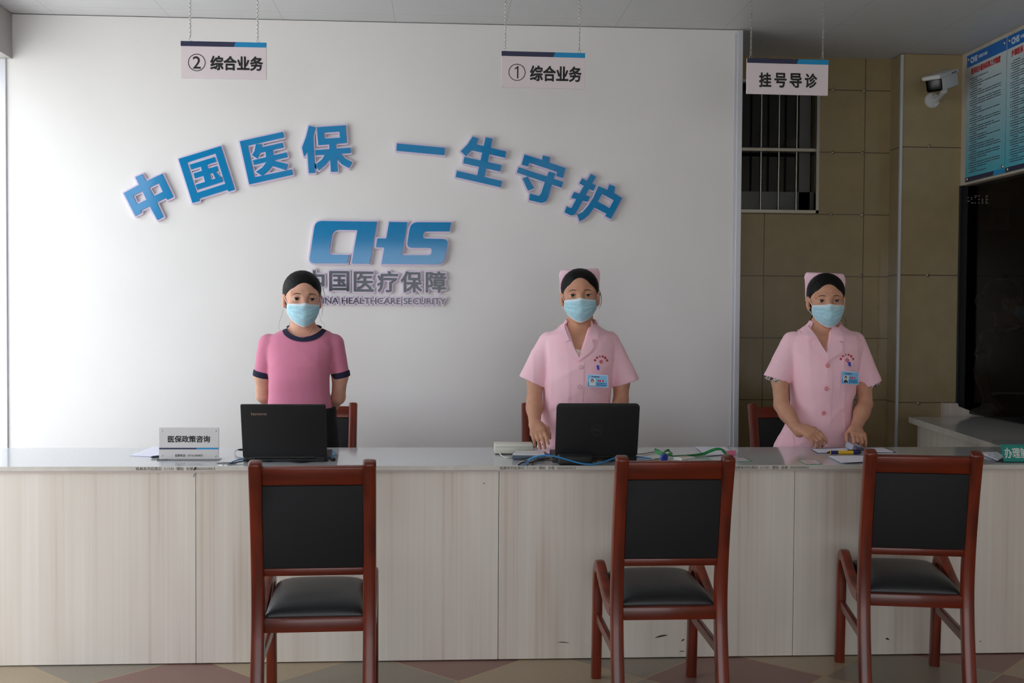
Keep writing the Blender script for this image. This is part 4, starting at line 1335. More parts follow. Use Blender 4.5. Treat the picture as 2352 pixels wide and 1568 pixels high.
def face_mask(P, top=-0.022, bot=-0.118, halfw=0.0705):
    """pleated mask over nose and chin, with ear loops"""
    bm = bmesh.new()
    NU, NV = 44, 40
    def pt(u, v, off=0.0):
        a = abs(u)
        zt = top - 0.0015 * a ** 1.5 + 0.0040 * math.exp(-(u / 0.12) ** 2)
        zb = bot + 0.052 * a ** 1.45
        z = zt + (zb - zt) * v
        hw = halfw * (1 - 0.30 * max(0, v - 0.5) ** 1.3 - 0.02 * (1 - v))
        x = hw * (math.sin(u * 1.25) / math.sin(1.25))
        ridge = 0.0052 * math.exp(-(u / 0.16) ** 2) * (1 - v) ** 0.7
        yc = -0.1135 + 0.004 * (1 - v) + 0.030 * max(0, v - 0.55) ** 1.6 / 0.28
        ys = -0.040 + 0.010 * v
        y = ys + (yc - ys) * (1 - a ** 2.1) - ridge
        # three pleats folded downwards, held flat at the sides and under the tension of the nose
        pl = 0.0
        for c, w, amp in ((0.30, 0.06, 0.0046), (0.50, 0.06, 0.0056), (0.70, 0.065, 0.0042)):
            cc = c - 0.05 * a + 0.02 * math.sin(u * 5)
            t = (v - cc) / w
            if -1.6 < t < 0: pl += amp * (1 + t / 1.6) * min(1, (1.02 - a) * 6) * (0.35 + 0.65 * min(1, a * 2.2))
        pl += 0.0012 * math.sin(9 * u + 14 * v) * (1 - a)
        y = min(y, skin_y(P, x, z, y) - 0.0035 - 0.0015 * (1 - a))
        y -= pl + off
        return (x, y, z)
    V = [[bm.verts.new(loc3(P, pt(-1 + 2 * i / NU, j / NV))) for j in range(NV + 1)] for i in range(NU + 1)]
    for i in range(NU):
        for j in range(NV):
            f = bm.faces.new((V[i][j], V[i][j + 1], V[i + 1][j + 1], V[i + 1][j]))
            f.material_index = 1 if (j < 4 or j >= NV - 2 or i < 1 or i >= NU - 1) and not (j == 1) else 0
    bmesh.ops.recalc_face_normals(bm, faces=bm.faces[:])
    fw = Vector(P.R @ np.array([0, -1, 0]))
    if sum(f.normal.dot(fw) for f in bm.faces) < 0: bmesh.ops.reverse_faces(bm, faces=bm.faces[:])
    bmesh.ops.solidify(bm, geom=bm.faces[:], thickness=0.0012)
    me = bpy.data.meshes.new('m'); bm.to_mesh(me); bm.free()
    m = link_mesh('face_mask', me, [M_MASK, M_MASKW], P.body, sharp=50)
    for s in (-1, 1):
        a, b = pt(s * 0.97, 0.03), pt(s * 0.97, 0.93)
        q = catmull([loc3(P, p) for p in (a, (s * 0.0745, -0.014, -0.004), (s * 0.0805, 0.010, 0.018), (s * 0.083, 0.034, 0.0), (s * 0.078, 0.024, -0.036), (s * 0.0725, -0.006, -0.048), b)], 6)
        MB().tube(q, 0.0013, 6).build('ear_loop', M_MASKW, m)
    return m

def nurse_cap(P, w=0.089, zt=0.128, y0=0.012, tilt=0.0):
    bm = bmesh.new()
    prof = [(0.030, -0.004), (0.024, 0.03), (0.018, 0.07), (0.012, 0.105), (0.011, 0.120), (0.016, 0.127), (0.030, 0.130), (0.060, 0.124), (0.090, 0.106), (0.112, 0.075), (0.120, 0.035)]
    NU = 28
    rows = []
    for i in range(NU + 1):
        u = -1 + 2 * i / NU
        row = []
        for y, z in prof:
            ww = w * (0.95 + 0.06 * max(0, z) / 0.13)
            x = ww * (math.copysign(1, u) * (1 - (1 - abs(u)) ** 1.15) if abs(u) > 0 else 0)
            zz = z * zt / 0.130
            if abs(u) > 0.82 and z > 0.09: zz -= 0.022 * ((abs(u) - 0.82) / 0.18) ** 2.2
            if y > 0.05: x *= 1 - 0.25 * (y - 0.05) / 0.07
            yy = y + 0.026 * abs(u) ** 2.2 * max(0, 1 - y / 0.12)
            row.append(bm.verts.new(loc3(P, (x, yy + y0 - 0.012, zz + tilt * x))))
        rows.append(row)
    for a, b in zip(rows[:-1], rows[1:]):
        for k in range(len(prof) - 1):
            bm.faces.new((a[k], a[k + 1], b[k + 1], b[k]))
    bmesh.ops.recalc_face_normals(bm, faces=bm.faces[:])
    bmesh.ops.solidify(bm, geom=bm.faces[:], thickness=0.003)
    bmesh.ops.recalc_face_normals(bm, faces=bm.faces[:])
    me = bpy.data.meshes.new('m'); bm.to_mesh(me); bm.free()
    return link_mesh('nurse_cap', me, M_CAP, P.body, sharp=60)

def shoes(P, c, m):
    for s in (-1, 1):
        x = c + s * 0.082
        F = Field(axis(x - 0.06, 0.005, x + 0.06), axis(P.Y0 - 0.20, 0.005, P.Y0 + 0.08), axis(-0.004, 0.005, 0.11))
        F.op(rc((x - s * 0.004, P.Y0 + 0.025, 0.04), (x + s * 0.006, P.Y0 - 0.145, 0.03), 0.042, 0.035), 0)
        F.cut(lambda X, Y, Z: 0.002 - Z)
        link_mesh('shoe', F.mesh(P.o, 0), m, P.body)

def arm_px(s, e, w, Y0, ys=0.0, ye=0.0, yw=0.0, r=(0.043, 0.036, 0.024), mid=None):
    a = (at(s[0], s[1], Y=Y0 + ys), at(e[0], e[1], Y=Y0 + ye), at(w[0], w[1], Y=Y0 + yw), r[0], r[1], r[2])
    return a + (at(mid[0], mid[1], Y=Y0 + mid[2]),) if mid else a

# ================================================================== people
PY = 5.13

def garment(P, name, rows, sleeves, m, wr=None, cut=None, n=2.3, ygrid=0.004, extra=()):
    """solid cloth around the torso and upper arms. Returns object, tree of the closed front, tree of the cut mesh"""
    R0 = rows_px(rows, P.Y0)
    x0 = min([r[1] - r[3] for r in R0] + [min(s[0].x, s[1].x) - max(s[2], s[3]) for s in sleeves]) - 0.02
    x1 = max([r[1] + r[3] for r in R0] + [max(s[0].x, s[1].x) + max(s[2], s[3]) for s in sleeves]) + 0.02
    z0, z1 = min(r[0] for r in R0) - 0.02, max(r[0] for r in R0) + 0.02
    ry = max(r[4] for r in R0) + 0.03
    zg = axis(z0, 0.012, max(z0 + 0.01, 0.70), 0.004, z1) if z0 < 0.66 else axis(z0, 0.004, z1)
    F = Field(axis(x0, 0.0036, x1), axis(P.Y0 - ry, 0.004, P.Y0 + ry), zg)
    F.op(loft(R0, n), 0)
    for e in extra: F.op(e, 0.03)
    for s in sleeves:
        a, b, ra, rb = s[:4]
        d = (b - a).normalized()
        F.op(capped(rc(a, b + d * 0.05, ra, rb + (rb - ra) * 0.05 / (b - a).length, s[4] if len(s) > 4 else 1.0), b, s[5] if len(s) > 5 else d, 0.004), 0.009)
    if wr: F.displace(wr)
    full = bvh_of(F.mesh(P.o, 0))
    for s in sleeves:                                    # hollow of the cuff, so that the arm comes out of it
        a, b, ra, rb = s[:4]
        d = (b - a).normalized()
        F.op(rc(b - d * 0.012, b + d * 0.06, rb - 0.013, rb - 0.010, s[4] if len(s) > 4 else 1.0), 0.002, 'sub')
    if cut: cut(F)
    me = F.mesh(P.o, 1)
    return link_mesh(name, me, m, P.body), full

def zpx(P, py, px): return at(px, py, Y=P.Y0).z
def Lp(P, pts, R=None, Y=None):
    """photo pixels -> local (x, z) on the front of a person"""
    out = []
    for p in pts:
        if R: p = R(*p)
        q = at(p[0], p[1], Y=Y or P.Y0 - 0.10)
        out.append((q.x - P.o.x, q.z - P.o.z))
    return out

def sleeve_px(a, b, ra, rb, Y0, ya=0.0, yb=0.0, sy=1.0, cutdir=None):
    return (at(a[0], a[1], Y=Y0 + ya), at(b[0], b[1], Y=Y0 + yb), ra, rb, sy) + ((cutdir,) if cutdir is not None else ())

def folds(seed, ax=60.0, az=7.0, amp=0.0022, diag=0.5, lo=0.0, hi=3.0):
    """cloth folds: a few sharp creases running down the garment and slanting pulls across it"""
    r = random.Random(seed)
    ph = [r.uniform(0, 6.28) for _ in range(10)]
    def ridge(q, k=3.0): return np.clip(1.02 - np.sqrt(np.sin(q) ** 2 + 0.05), 0, 1) ** k
    def fn(x, y, z):
        wx = x + 0.010 * np.sin(z * az + ph[0]) + 0.006 * np.sin(z * az * 2.3 + ph[1])
        wz = z + 0.014 * np.sin(x * 16 + ph[2])
        g1 = 0.5 + 0.5 * np.sin(x * 11 + z * 6 + ph[3]); g2 = 0.5 + 0.5 * np.sin(-x * 9 + z * 8 + ph[4]); g3 = 0.5 + 0.5 * np.sin(x * 7 - z * 13 + ph[5])
        v = ridge(wx * ax * .62 + ph[6]) * g1
        d1 = ridge((wx * .75 + wz) * ax * .42 + ph[7]) * g2 * g3
        d2 = ridge((-wx * .75 + wz) * ax * .42 + ph[8]) * (1 - g2) * g3
        s = 0.25 * np.sin(wx * 21 + wz * 9 + ph[9])
        return -amp * ((1 - diag * .4) * v + .8 * d1 + .8 * d2 + s - 0.25) * ((z > lo) & (z < hi))
    return fn

# ---------------------------------------------------------------- woman in the rose pink shirt
rows = [(741, 671, 724, .050, .012), (752, 662, 736, .058, .012), (762, 636, 760, .068, .01), (774, 617, 772, .082, 0), (792, 611, 774, .096, 0), (815, 614, 769, .107, -.004), (840, 618, 760, .116, -.008),
        (868, 618, 757, .113, -.006), (900, 617, 758, .100, 0), (925, 615, 762, .097, 0), (950, 611, 768, .100, 0), (962, 610, 770, .102, 0)]
aL = arm_px((622, 800), (604, 908), (652, 962), PY, 0, .05, .20, (.036, .031, .022), (603, 862, .012))
aR = arm_px((763, 800), (777, 912), (728, 962), PY, 0, .05, .20, (.036, .031, .022), (781, 864, .012))
P1 = build_body('woman in rose pink short sleeved shirt with navy trim, arms behind her back', 690, PY, (699, 685.5), 1.04, math.radians(13), math.radians(-1), math.radians(1.5),
    rows, [aL, aR], M_SKIN, [dict(W=aL[2], d=(.8, .15, -.55), side=(0, .2, 1), n=(0, 1, .2), sc=.95), dict(W=aR[2], d=(-.8, .30, -.5), side=(0, .2, 1), n=(0, 1, .2), sc=.95)],
    at(690, 1000, Y=PY).x, (697, 768))
face_details(P1)
st = [([(-.075, -.01, -.03), (-.088, 0, -.08), (-.096, .01, -.115), (-.088, .015, -.145)], .00045),
      ([(.074, -.035, .03), (.082, -.035, -.01), (.084, -.03, -.05), (.080, -.02, -.075)], .0009), ([(.07, -.01, -.05), (.082, 0, -.09), (.098, .01, -.11), (.094, .02, -.14)], .00045),
      ([(.083, -.005, .06), (.092, -.01, .03), (.096, -.01, .0)], .0010)]
hair(P1, .073, .0665, True, st, depth=.105)
face_mask(P1, -.023, -.122)
slv = [sleeve_px((618, 790), (601, 865), .048, .0375, PY, 0, .012), sleeve_px((767, 790), (784, 866), .048, .0385, PY, 0, .012)]
nk = at(697, 744, Y=PY)
def cut1(F):
    F.op(ell((nk.x, PY - .015, nk.z), (.089, .125, .060)), .004, 'sub')
g1, full1 = garment(P1, 'shirt', rows, slv, M_TEE, folds(4, 56, 5, .0048, 1.6), cut1)
for a, b, ra, rb, sy in slv:
    d = (b - a).normalized()
    F = Field(axis(b.x - .07, .0035, b.x + .07), axis(b.y - .07, .0035, b.y + .07), axis(b.z - .06, .0035, b.z + .05))
    F.op(capped(rc(a, b + d * .05, ra + .0025, rb + .0005), b + d * .002, d, .002), 0)
    F.cut(lambda X, Y, Z: -((X - b.x) * d.x + (Y - b.y) * d.y + (Z - b.z) * d.z + .026), .002)
    F.op(rc(b - d * .012, b + d * .06, rb - .006, rb - .004), .002, 'sub')
    link_mesh('sleeve_cuff', F.mesh(P1.o, 1), M_NAVYCL, P1.body)
outer = [(641, 753), (646, 764), (656, 773), (672, 781), (692, 784.5), (713, 783), (731, 776), (742, 765), (748, 752)]
inner = [(737, 749), (733, 758), (723, 766), (709, 772), (692, 774), (675, 771), (661, 763), (653, 754), (650, 748)]
sm = lambda q: [(v.x, v.y) for v in catmull([(a, b, 0) for a, b in q], 5)]
drape('neckband', [Lp(P1, sm(outer) + sm(inner))], M_NAVYCL, P1.body, full1, .001, .003, .01)
bk = []
for k in range(15):
    th = PI * (.14 + .72 * k / 14)
    bk.append(Vector((nk.x - P1.o.x - .082 * math.cos(th), -.004 + .074 * math.sin(th), nk.z - .022 + .018 * math.sin(th))))
MB().tube(bk, .0058, 10).build('neckband', M_NAVYCL, P1.body)
nkl = catmull([(-.056, -.035, nk.z + .01), (-.05, -.058, nk.z - .02), (-.03, -.085, nk.z - .045), (0.005, -.098, nk.z - .058), (.035, -.085, nk.z - .045), (.055, -.05, nk.z - .01)], 6)
MB().tube([Vector((p.x + nk.x - P1.o.x, p.y, p.z)) for p in nkl], .0009, 6).build('necklace', M_CHROME, P1.body)
sk = [(935, 612, 772, .098), (955, 609, 773, .104), (985, 601, 777, .115), (1030, 592, 783, .125), (1100, 584, 792, .135), (1230, 574, 802, .145)]
F = None
gs, _ = garment(P1, 'skirt', sk, [], M_BLKCL, folds(8, 40, 3, .003, .3))
shoes(P1, at(690, 1000, Y=PY).x, M_BLACKGL)

# ---------------------------------------------------------------- nurses
def nurse(P, rows, slv, R, collar, lapel, vee, buttons, btn_mat, placket, pocket, badge, emblem, pen, tabs, neck, seed, hipseams, embroidery):
    def cut(F):
        # V opening: a wedge cut into the front only
        pts = Lp(P, [R(*p) for p in vee])           # top left, apex, top right
        (xa, za), (xb, zb), (xc, zc) = pts
        def wedge(X, Y, Z):
            x, z = X - P.o.x, Z - P.o.z
            def side(x1, z1, x2, z2):
                L = math.hypot(x2 - x1, z2 - z1)
                return ((x - x1) * (z2 - z1) - (z - z1) * (x2 - x1)) / L
            d1 = side(xa, za, xb, zb); d2 = side(xb, zb, xc, zc)
            return np.maximum(np.maximum(d1, d2), Y - P.Y0 - 0.0)
        w0 = (wedge, np.array([P.o.x + xa - .02, P.Y0 - .2, zb - .02]), np.array([P.o.x + xc + .02, P.Y0 + .02, max(za, zc) + .08]))
        F.op(w0, .003, 'sub', pad=0.0)
        n_ = at(neck[0], neck[1], Y=P.Y0)
        F.op(ell((n_.x, P.Y0 + .01, n_.z + .01), (.064, .066, .090)), .004, 'sub')
    nc = at(neck[0], neck[1], Y=P.Y0)
    cone = capped(rc((nc.x, P.Y0 + .012, nc.z - .02), (nc.x, P.Y0 + .016, nc.z + .09), .071, .061), (0, 0, nc.z + .047), (0, .35, 1), .003)
    g, full = garment(P, 'uniform_dress', rows, slv, M_DRESS, folds(seed, 66, 5, .0062, .4), cut, 2.25, extra=[cone])
    B = P.body
    # collar round the back of the neck
    n_ = at(neck[0], neck[1], Y=P.Y0)
    tl, tr_ = Lp(P, [R(*collar[0][0])])[0], Lp(P, [R(*collar[1][0])])[0]
    bm = bmesh.new(); rings = []
    for k in range(25):
        th = -PI * 0.62 + PI * 1.24 * k / 24              # 0 is the nape
        c, s_ = math.cos(th), math.sin(th)
        ring = []
        for r_, dz in ((.060, -.03), (.0615, .0), (.0655, .012), (.071, .008), (.084, -.018), (.096, -.040)):
            zz = (tl[1] + tr_[1]) / 2 - .012 + dz + .010 * c
            ring.append(bm.verts.new(Vector((n_.x - P.o.x + r_ * 1.02 * s_, .012 + r_ * 1.08 * c, zz))))
        rings.append(ring)
    for a, b in zip(rings[:-1], rings[1:]):
        for k in range(5): bm.faces.new((a[k], b[k], b[k + 1], a[k + 1]))
    bmesh.ops.recalc_face_normals(bm, faces=bm.faces[:])
    bmesh.ops.solidify(bm, geom=bm.faces[:], thickness=.0025)
    me = bpy.data.meshes.new('m'); bm.to_mesh(me); bm.free()
    link_mesh('collar', me, M_DRESS, B)
    for c in collar: drape('collar', [Lp(P, [R(*p) for p in c])], M_DRESS, B, full, .008, .004, .008)
    for c in lapel: drape('lapel', [Lp(P, [R(*p) for p in c])], M_DRESS, B, full, .0045, .004, .008)
    drape('placket', [Lp(P, [R(*p) for p in placket])], M_DRESS, B, full, .0006, .0016, .014)
    for x, y in buttons:
        (u, v), = Lp(P, [R(x, y)])
        h = full.ray_cast(Vector((u, -2, v)), Vector((0, 1, 0)))
        if not h[0]: continue
        mb = MB()
        prof = [(0, .0042), (.0045, .0042), (.0062, .0030), (.0078, .0048), (.0098, .0045), (.0108, .0025), (.0105, 0)]
        for i in range(len(prof) - 1):
            r0, y0 = prof[i]; r1, y1 = prof[i + 1]
            for k in range(18):
                a0, a1 = 2 * PI * k / 18, 2 * PI * (k + 1) / 18
                q = []
                for r_, yy, a in ((r0, y0, a0), (r0, y0, a1), (r1, y1, a1), (r1, y1, a0)):
                    p = Vector((u + r_ * math.cos(a), h[0].y - .0018 - yy, v + r_ * math.sin(a)))
                    if not any((p - w.co).length < 1e-7 for w in q): q.append(mb.bm.verts.new(p))
                if len(q) > 2: mb.bm.faces.new(q)
        bmesh.ops.remove_doubles(mb.bm, verts=mb.bm.verts[:], dist=1e-6)
        mb.build('button', btn_mat, B)
    drape('chest_pocket', [Lp(P, [R(*p) for p in pocket])], M_DRESS2, B, full, .0006, .0012, .01)
    for t in tabs: drape('waist_tab', [Lp(P, [R(*p) for p in t])], M_DRESS2, B, full, .001, .0025, .01)
    for t in hipseams: drape('hip_pocket', [Lp(P, [R(*p) for p in t])], M_DRESS2, B, full, .0006, .0014, .012)
    # name badge: holder, blue print, small portrait, red and dark printed lines
    q = Lp(P, [R(*p) for p in badge])
    y_ = min([full.ray_cast(Vector((u, -2, v)), Vector((0, 1, 0)))[0].y for u, v in q]) - .004
    e1 = Vector((q[1][0] - q[0][0], q[1][1] - q[0][1])); e2 = Vector((q[3][0] - q[0][0], q[3][1] - q[0][1]))
    bf = lambda u, v, t: Vector((q[0][0] + e1.x * u + e2.x * v, y_ - t, q[0][1] + e1.y * u + e2.y * v))
    b0 = MB().loops([[(-.04, -.07), (1.04, -.07), (1.04, 1.06), (-.04, 1.06)]], bf, -.0004, .0014)
    bd = b0.build('name_badge', mat('badge holder', rgb(178, 206, 236), .2), B, False)
    MB().loops([[(0, 0), (1, 0), (1, 1), (0, 1)]], bf, .0015, .0018).build('badge_print', M_BADGE, bd, False)
    MB().loops([[(0, .62), (1, .62), (1, 1), (0, 1)]], bf, .0019, .0020).build('badge_band', mat('badge lower band', rgb(66, 150, 205), .25), bd, False)
    mb = MB().loops([[(.07, .30), (.40, .30), (.40, .93), (.07, .93)]], bf, .0021, .0022)
    mb.build('portrait', mat('portrait ground', rgb(206, 220, 236), .3), bd, False)
    el_ = lambda cx, cy, rx, ry, n=16: [(cx + rx * math.cos(2 * PI * k / n), cy + ry * math.sin(2 * PI * k / n)) for k in range(n)]
    MB().loops([el_(.235, .50, .085, .17)], bf, .0023, .0024).build('portrait', mat('portrait hair', rgb(40, 32, 34), .4), bd, False)
    MB().loops([el_(.235, .54, .055, .11)], bf, .0025, .0026).build('portrait', mat('portrait face', rgb(214, 170, 150), .4), bd, False)
    MB().loops([[(.11, .92), (.13, .76), (.20, .70), (.27, .70), (.35, .76), (.37, .92)]], bf, .0025, .0026).build('portrait', M_WHITEPL if seed == 21 else M_INK, bd, False)
    tx = MB()
    for a, b, c, d in ((.20, .08, .28, .17), (.30, .09, .60, .18)): tx.loops([[(a, b), (c, b), (c, d), (a, d)]], bf, .0021, .0022)
    for k in range(5): tx.loops([[(.5 + .08 * k, .66), (.55 + .08 * k, .66), (.55 + .08 * k, .72), (.5 + .08 * k, .72)]], bf, .0021, .0022)
    for k in range(6): tx.loops([[(.48 + .075 * k, .82), (.53 + .075 * k, .82), (.53 + .075 * k, .89), (.48 + .075 * k, .89)]], bf, .0021, .0022)
    tx.build('badge_lines', mat('badge dark lines', rgb(40, 70, 120), .4), bd, False)
    tx = MB()
    for a in (.50, .60, .74): tx.loops([[(a, .40), (a + .075, .40), (a + .075, .56), (a, .56)]], bf, .0021, .0022)
    tx.build('badge_lines', M_REDEMB, bd, False)
    # embroidered cross in a diamond and an arc of characters
    ex, ey = emblem
    E1 = MB()
    (cu, cv), = Lp(P, [R(ex, ey)])
    yh = lambda u, v: (full.ray_cast(Vector((u, -2, v)), Vector((0, 1, 0)))[0] or Vector((0, -.1, 0))).y
    ef = lambda u, v, t: Vector((u, yh(u, v) - .0012 - t, v))
    S = embroidery[0]
    dm = [(cu + S * a, cv + S * b) for a, b in ((0, 1.15), (1.15, 0), (0, -1.15), (-1.15, 0))]
    cr = [(cu + S * a * .55, cv + S * b * .55) for a, b in ((-.33, 1), (.33, 1), (.33, .33), (1, .33), (1, -.33), (.33, -.33), (.33, -1), (-.33, -1), (-.33, -.33), (-1, -.33), (-1, .33), (-.33, .33))]
    E1.loops([dm, cr], ef, 0, .0006)
    chars = '监利大垸医院'
    rad = embroidery[1]
    for k, ch in enumerate(chars):
        th = math.radians(embroidery[2] + (embroidery[3] - embroidery[2]) * k / 5)
        u0, v0 = cu + rad * math.sin(th), cv - rad * .35 + rad * 1.05 * math.cos(th)
        hs_ = .0048
        ca, sa = math.cos(-th * .8), math.sin(-th * .8)
        text_into(E1, ch, (-hs_, -hs_, hs_, hs_), lambda u, v, t: ef(u0 + u * ca - v * sa, v0 + u * sa + v * ca, t), .0006, 0, 0, res=1, seg=4)
    E1.build('embroidery', M_REDEMB, B, False, recalc=False)
    # blue pen clipped in the pocket
    px_, py_ = pen
    (u, v), = Lp(P, [R(px_, py_)])
    yy = yh(u, v) - .005
    mb = MB().tube([(u - .002, yy, v + .010), (u + .001, yy + .002, v - .008)], .0052, 10).tube([(u + .001, yy - .006, v + .008), (u + .003, yy - .005, v - .012)], .0021, 8)
    mb.build('pocket_pen', M_BLUEPL, B)
    return g, full

M_BLDR = None
rows2 = [(733, 1304, 1364, .052, .012), (744, 1296, 1371, .058, .012), (757, 1274, 1392, .072, .008), (769, 1250, 1416, .088, 0), (790, 1243, 1418, .101, 0), (815, 1247, 1412, .113, -.004), (845, 1250, 1407, .120, -.006),
         (880, 1249, 1404, .118, -.004), (920, 1247, 1401, .108, 0), (945, 1244, 1403, .108, 0), (975, 1240, 1409, .114, 0), (1020, 1232, 1417, .122, 0), (1100, 1222, 1428, .130, 0), (1215, 1212, 1440, .138, 0)]
cd = (at(1190, 864, Y=PY), at(1254, 890, Y=PY))
aL = arm_px((1262, 800), (1227, 918), (1228, 976), PY, 0, -.03, -.13, (.038, .034, .025), (1230, 876, -.005))
aR = arm_px((1398, 800), (1426, 920), (1400, 998), PY, 0, -.02, -.17, (.038, .034, .025), (1427, 878, -.005))
P2 = build_body('nurse in pale pink uniform and pink cap standing behind the laptop with the round logo', 1330, PY, (1333, 677), 1.06, math.radians(-6), math.radians(-5), math.radians(-1.2),
    rows2, [aL, aR], M_SKIN2,
    [dict(W=aL[2] + Vector((0, 0, .011)), d=(.10, -.72, -.40), side=(.9, .1, -.1), n=(-.25, -.6, .75), sc=.95, curls=(.22, .3, .35, .4), thumb=.25),
     dict(W=aR[2], d=(-.2, -.9, -.08), side=(-.9, .2, .1), n=(0, -.2, 1), sc=1.0, curls=(.4, .4, .4, .4))],
    at(1330, 1000, Y=PY).x, (1335, 762))
face_details(P2)
hair(P2, .084, .0635, True, [([(.080, -.02, .03), (.088, -.03, .005), (.089, -.028, -.03), (.080, -.03, -.055)], .0014)], depth=.115)
face_mask(P2, -.020, -.119)
nurse_cap(P2, .0885, .125, .018, .03)
ZR2, ZR3 = zr(1130, 600, 1307 / 400), zr(1680, 600, 1307 / 400)
slv2 = [sleeve_px((1262, 787), (1222, 877), .054, .066, PY, 0, -.005, .82, (cd[1] - cd[0]).cross(Vector((0, 1, 0)))), sleeve_px((1398, 787), (1438, 880), .054, .066, PY, 0, -.005, .82)]
dv = (at(1471, 870, Y=PY) - at(1405, 889, Y=PY)).cross(Vector((0, 1, 0)))
slv2[1] = slv2[1][:5] + (dv,)
for k in (0, 1):
    if slv2[k][5].z > 0: slv2[k] = slv2[k][:5] + (-slv2[k][5],)
und = None
nurse(P2, rows2, slv2, ZR2,
    [[(563, 440), (530, 480), (508, 510), (497, 545), (503, 583), (548, 606), (582, 592), (566, 545), (556, 500)],
     [(757, 440), (780, 480), (797, 520), (800, 555), (797, 592), (750, 588), (735, 565), (748, 520)]],
    [[(582, 592), (552, 612), (545, 650), (550, 672), (590, 706), (638, 748), (650, 720), (625, 668), (598, 610)],
     [(735, 565), (752, 590), (766, 632), (755, 660), (700, 706), (660, 736), (640, 752), (640, 735), (690, 655)]],
    [(562, 440), (644, 728), (757, 440)],
    [(660, 793), (650, 938)], M_BTNW,
    [(638, 748), (690, 712), (672, 1250), (665, 1395), (612, 1395), (618, 1000)],
    [(745, 795), (888, 792), (885, 960), (850, 992), (800, 998), (735, 965)],
    [(712, 850), (858, 856), (857, 938), (713, 934)], (817, 752), (792, 795),
    [[(378, 1110), (480, 1060), (500, 1062), (480, 1105), (390, 1152)]], (1335, 752), 21,
    [[(350, 1190), (480, 1180), (490, 1390), (330, 1390)]], (.0080, .034, -58, 62))
(ua, va), (ub, vb), (uc, vc) = Lp(P2, [ZR2(*p) for p in ((628, 655), (672, 668), (648, 716))])
tree = bvh_of(P2.body.data)
drape('undershirt', [[(ua, va), (ub, vb), (uc, vc)]], mat('cream undershirt', rgb(232, 222, 206), .85), P2.body, tree, .002, .002, .01)
shoes(P2, at(1330, 1000, Y=PY).x, M_SHOE)

rows3 = [(735, 1862, 1924, .052, .012), (746, 1853, 1933, .058, .012), (758, 1838, 1952, .070, .008), (770, 1816, 1972, .086, 0), (790, 1806, 1984, .100, 0), (815, 1810, 1974, .112, -.004), (845, 1814, 1967, .120, -.008),
         (880, 1815, 1962, .118, -.006), (920, 1817, 1957, .108, 0), (945, 1814, 1957, .106, 0), (975, 1804, 1965, .114, 0), (1020, 1779, 1981, .124, 0), (1100, 1766, 1996, .132, 0), (1215, 1756, 2008, .138, 0)]
aL = arm_px((1822, 800), (1795, 930), (1836, 992), PY, 0, -.05, -.15, (.038, .034, .0245), (1791, 872, -.01))
aR = arm_px((1962, 800), (1987, 928), (1965, 986), PY, 0, -.05, -.15, (.038, .0335, .0245), (1984, 880, -.01))
P3 = build_body('nurse in pale pink uniform with both hands on the worktop by the notebook', 1890, PY, (1904.5, 689.5), 1.04, math.radians(-10.5), math.radians(-1), math.radians(-.5),
    rows3, [aL, aR], M_SKIN2,
    [dict(W=aL[2] + Vector((0, 0, .021)), d=(.42, -.60, -.24), side=(.75, .35, .35), n=(-.25, -.5, .82), sc=.93, curls=(.5, .75, .85, .9), thumb=.15),
     dict(W=aR[2] + Vector((0, 0, .011)), d=(-.12, -.78, -.31), side=(-1, .1, -.1), n=(.05, -.5, .85), sc=.93, curls=(.25, .3, .35, .4), thumb=.2)],
    at(1890, 1000, Y=PY).x, (1897, 764))
face_details(P3)
hair(P3, .078, .064, True, [([(-.010, -.070, .092), (-.035, -.083, .070), (-.056, -.078, .052)], .0020), ([(-.05, .03, -.05), (-.066, .03, -.09), (-.078, .03, -.115)], .0022), ([(.062, -.02, -.06), (.082, -.01, -.085), (.084, 0, -.105), (.07, .0, -.12)], .0008)], depth=.11)
face_mask(P3, -.020, -.120)
nurse_cap(P3, .0885, .126, .018, -.05)
cd = (at(1751, 862, Y=PY), at(1814, 882, Y=PY)); dv = (at(2027, 873, Y=PY) - at(1964, 892, Y=PY))
c1_, c2_ = cd[1] - cd[0], dv
d1 = c1_.cross(Vector((0, 1, 0))); d2 = c2_.cross(Vector((0, 1, 0)))
d1 = d1 if d1.z < 0 else -d1; d2 = d2 if d2.z < 0 else -d2
slv3 = [sleeve_px((1822, 787), (1783, 872), .054, .0645, PY, 0, -.005, .82, d1), sleeve_px((1962, 787), (1995, 883), .054, .0645, PY, 0, -.005, .82, d2)]
nurse(P3, rows3, slv3, ZR3,
    [[(604, 435), (575, 462), (548, 486), (540, 515), (548, 562), (575, 588), (614, 591), (640, 562), (620, 500)],
     [(780, 462), (812, 495), (842, 530), (858, 558), (850, 598), (808, 599), (766, 548), (772, 500)]],
    [[(640, 562), (614, 591), (602, 610), (606, 650), (640, 700), (690, 732), (707, 690), (680, 640)],
     [(766, 548), (808, 599), (828, 636), (825, 668), (800, 694), (750, 720), (692, 762), (690, 735), (712, 670)]],
    [(604, 435), (706, 688), (782, 462)],
    [(708, 780), (702, 952), (688, 1137), (677, 1325)], M_BTNP,
    [(690, 752), (748, 722), (738, 1200), (728, 1395), (652, 1395), (672, 1000)],
    [(803, 770), (926, 770), (928, 930), (905, 970), (860, 985), (800, 960)],
    [(815, 826), (936, 834), (931, 922), (812, 910)], (862, 741), (878, 770),
    [[(445, 1055), (530, 1060), (530, 1125), (458, 1120)], [(845, 1058), (905, 1062), (905, 1128), (850, 1122)]], (1897, 752), 22,
    [[(372, 1195), (470, 1210), (480, 1390), (330, 1390)], [(850, 1205), (912, 1215), (935, 1390), (850, 1390)]], (.0088, .036, -60, 62))
M_FLORAL = mat('floral print cloth', rgb(212, 200, 190), .85, col2=rgb(70, 44, 62), vscale=(120, 120, 120), lo=.45, hi=.55)
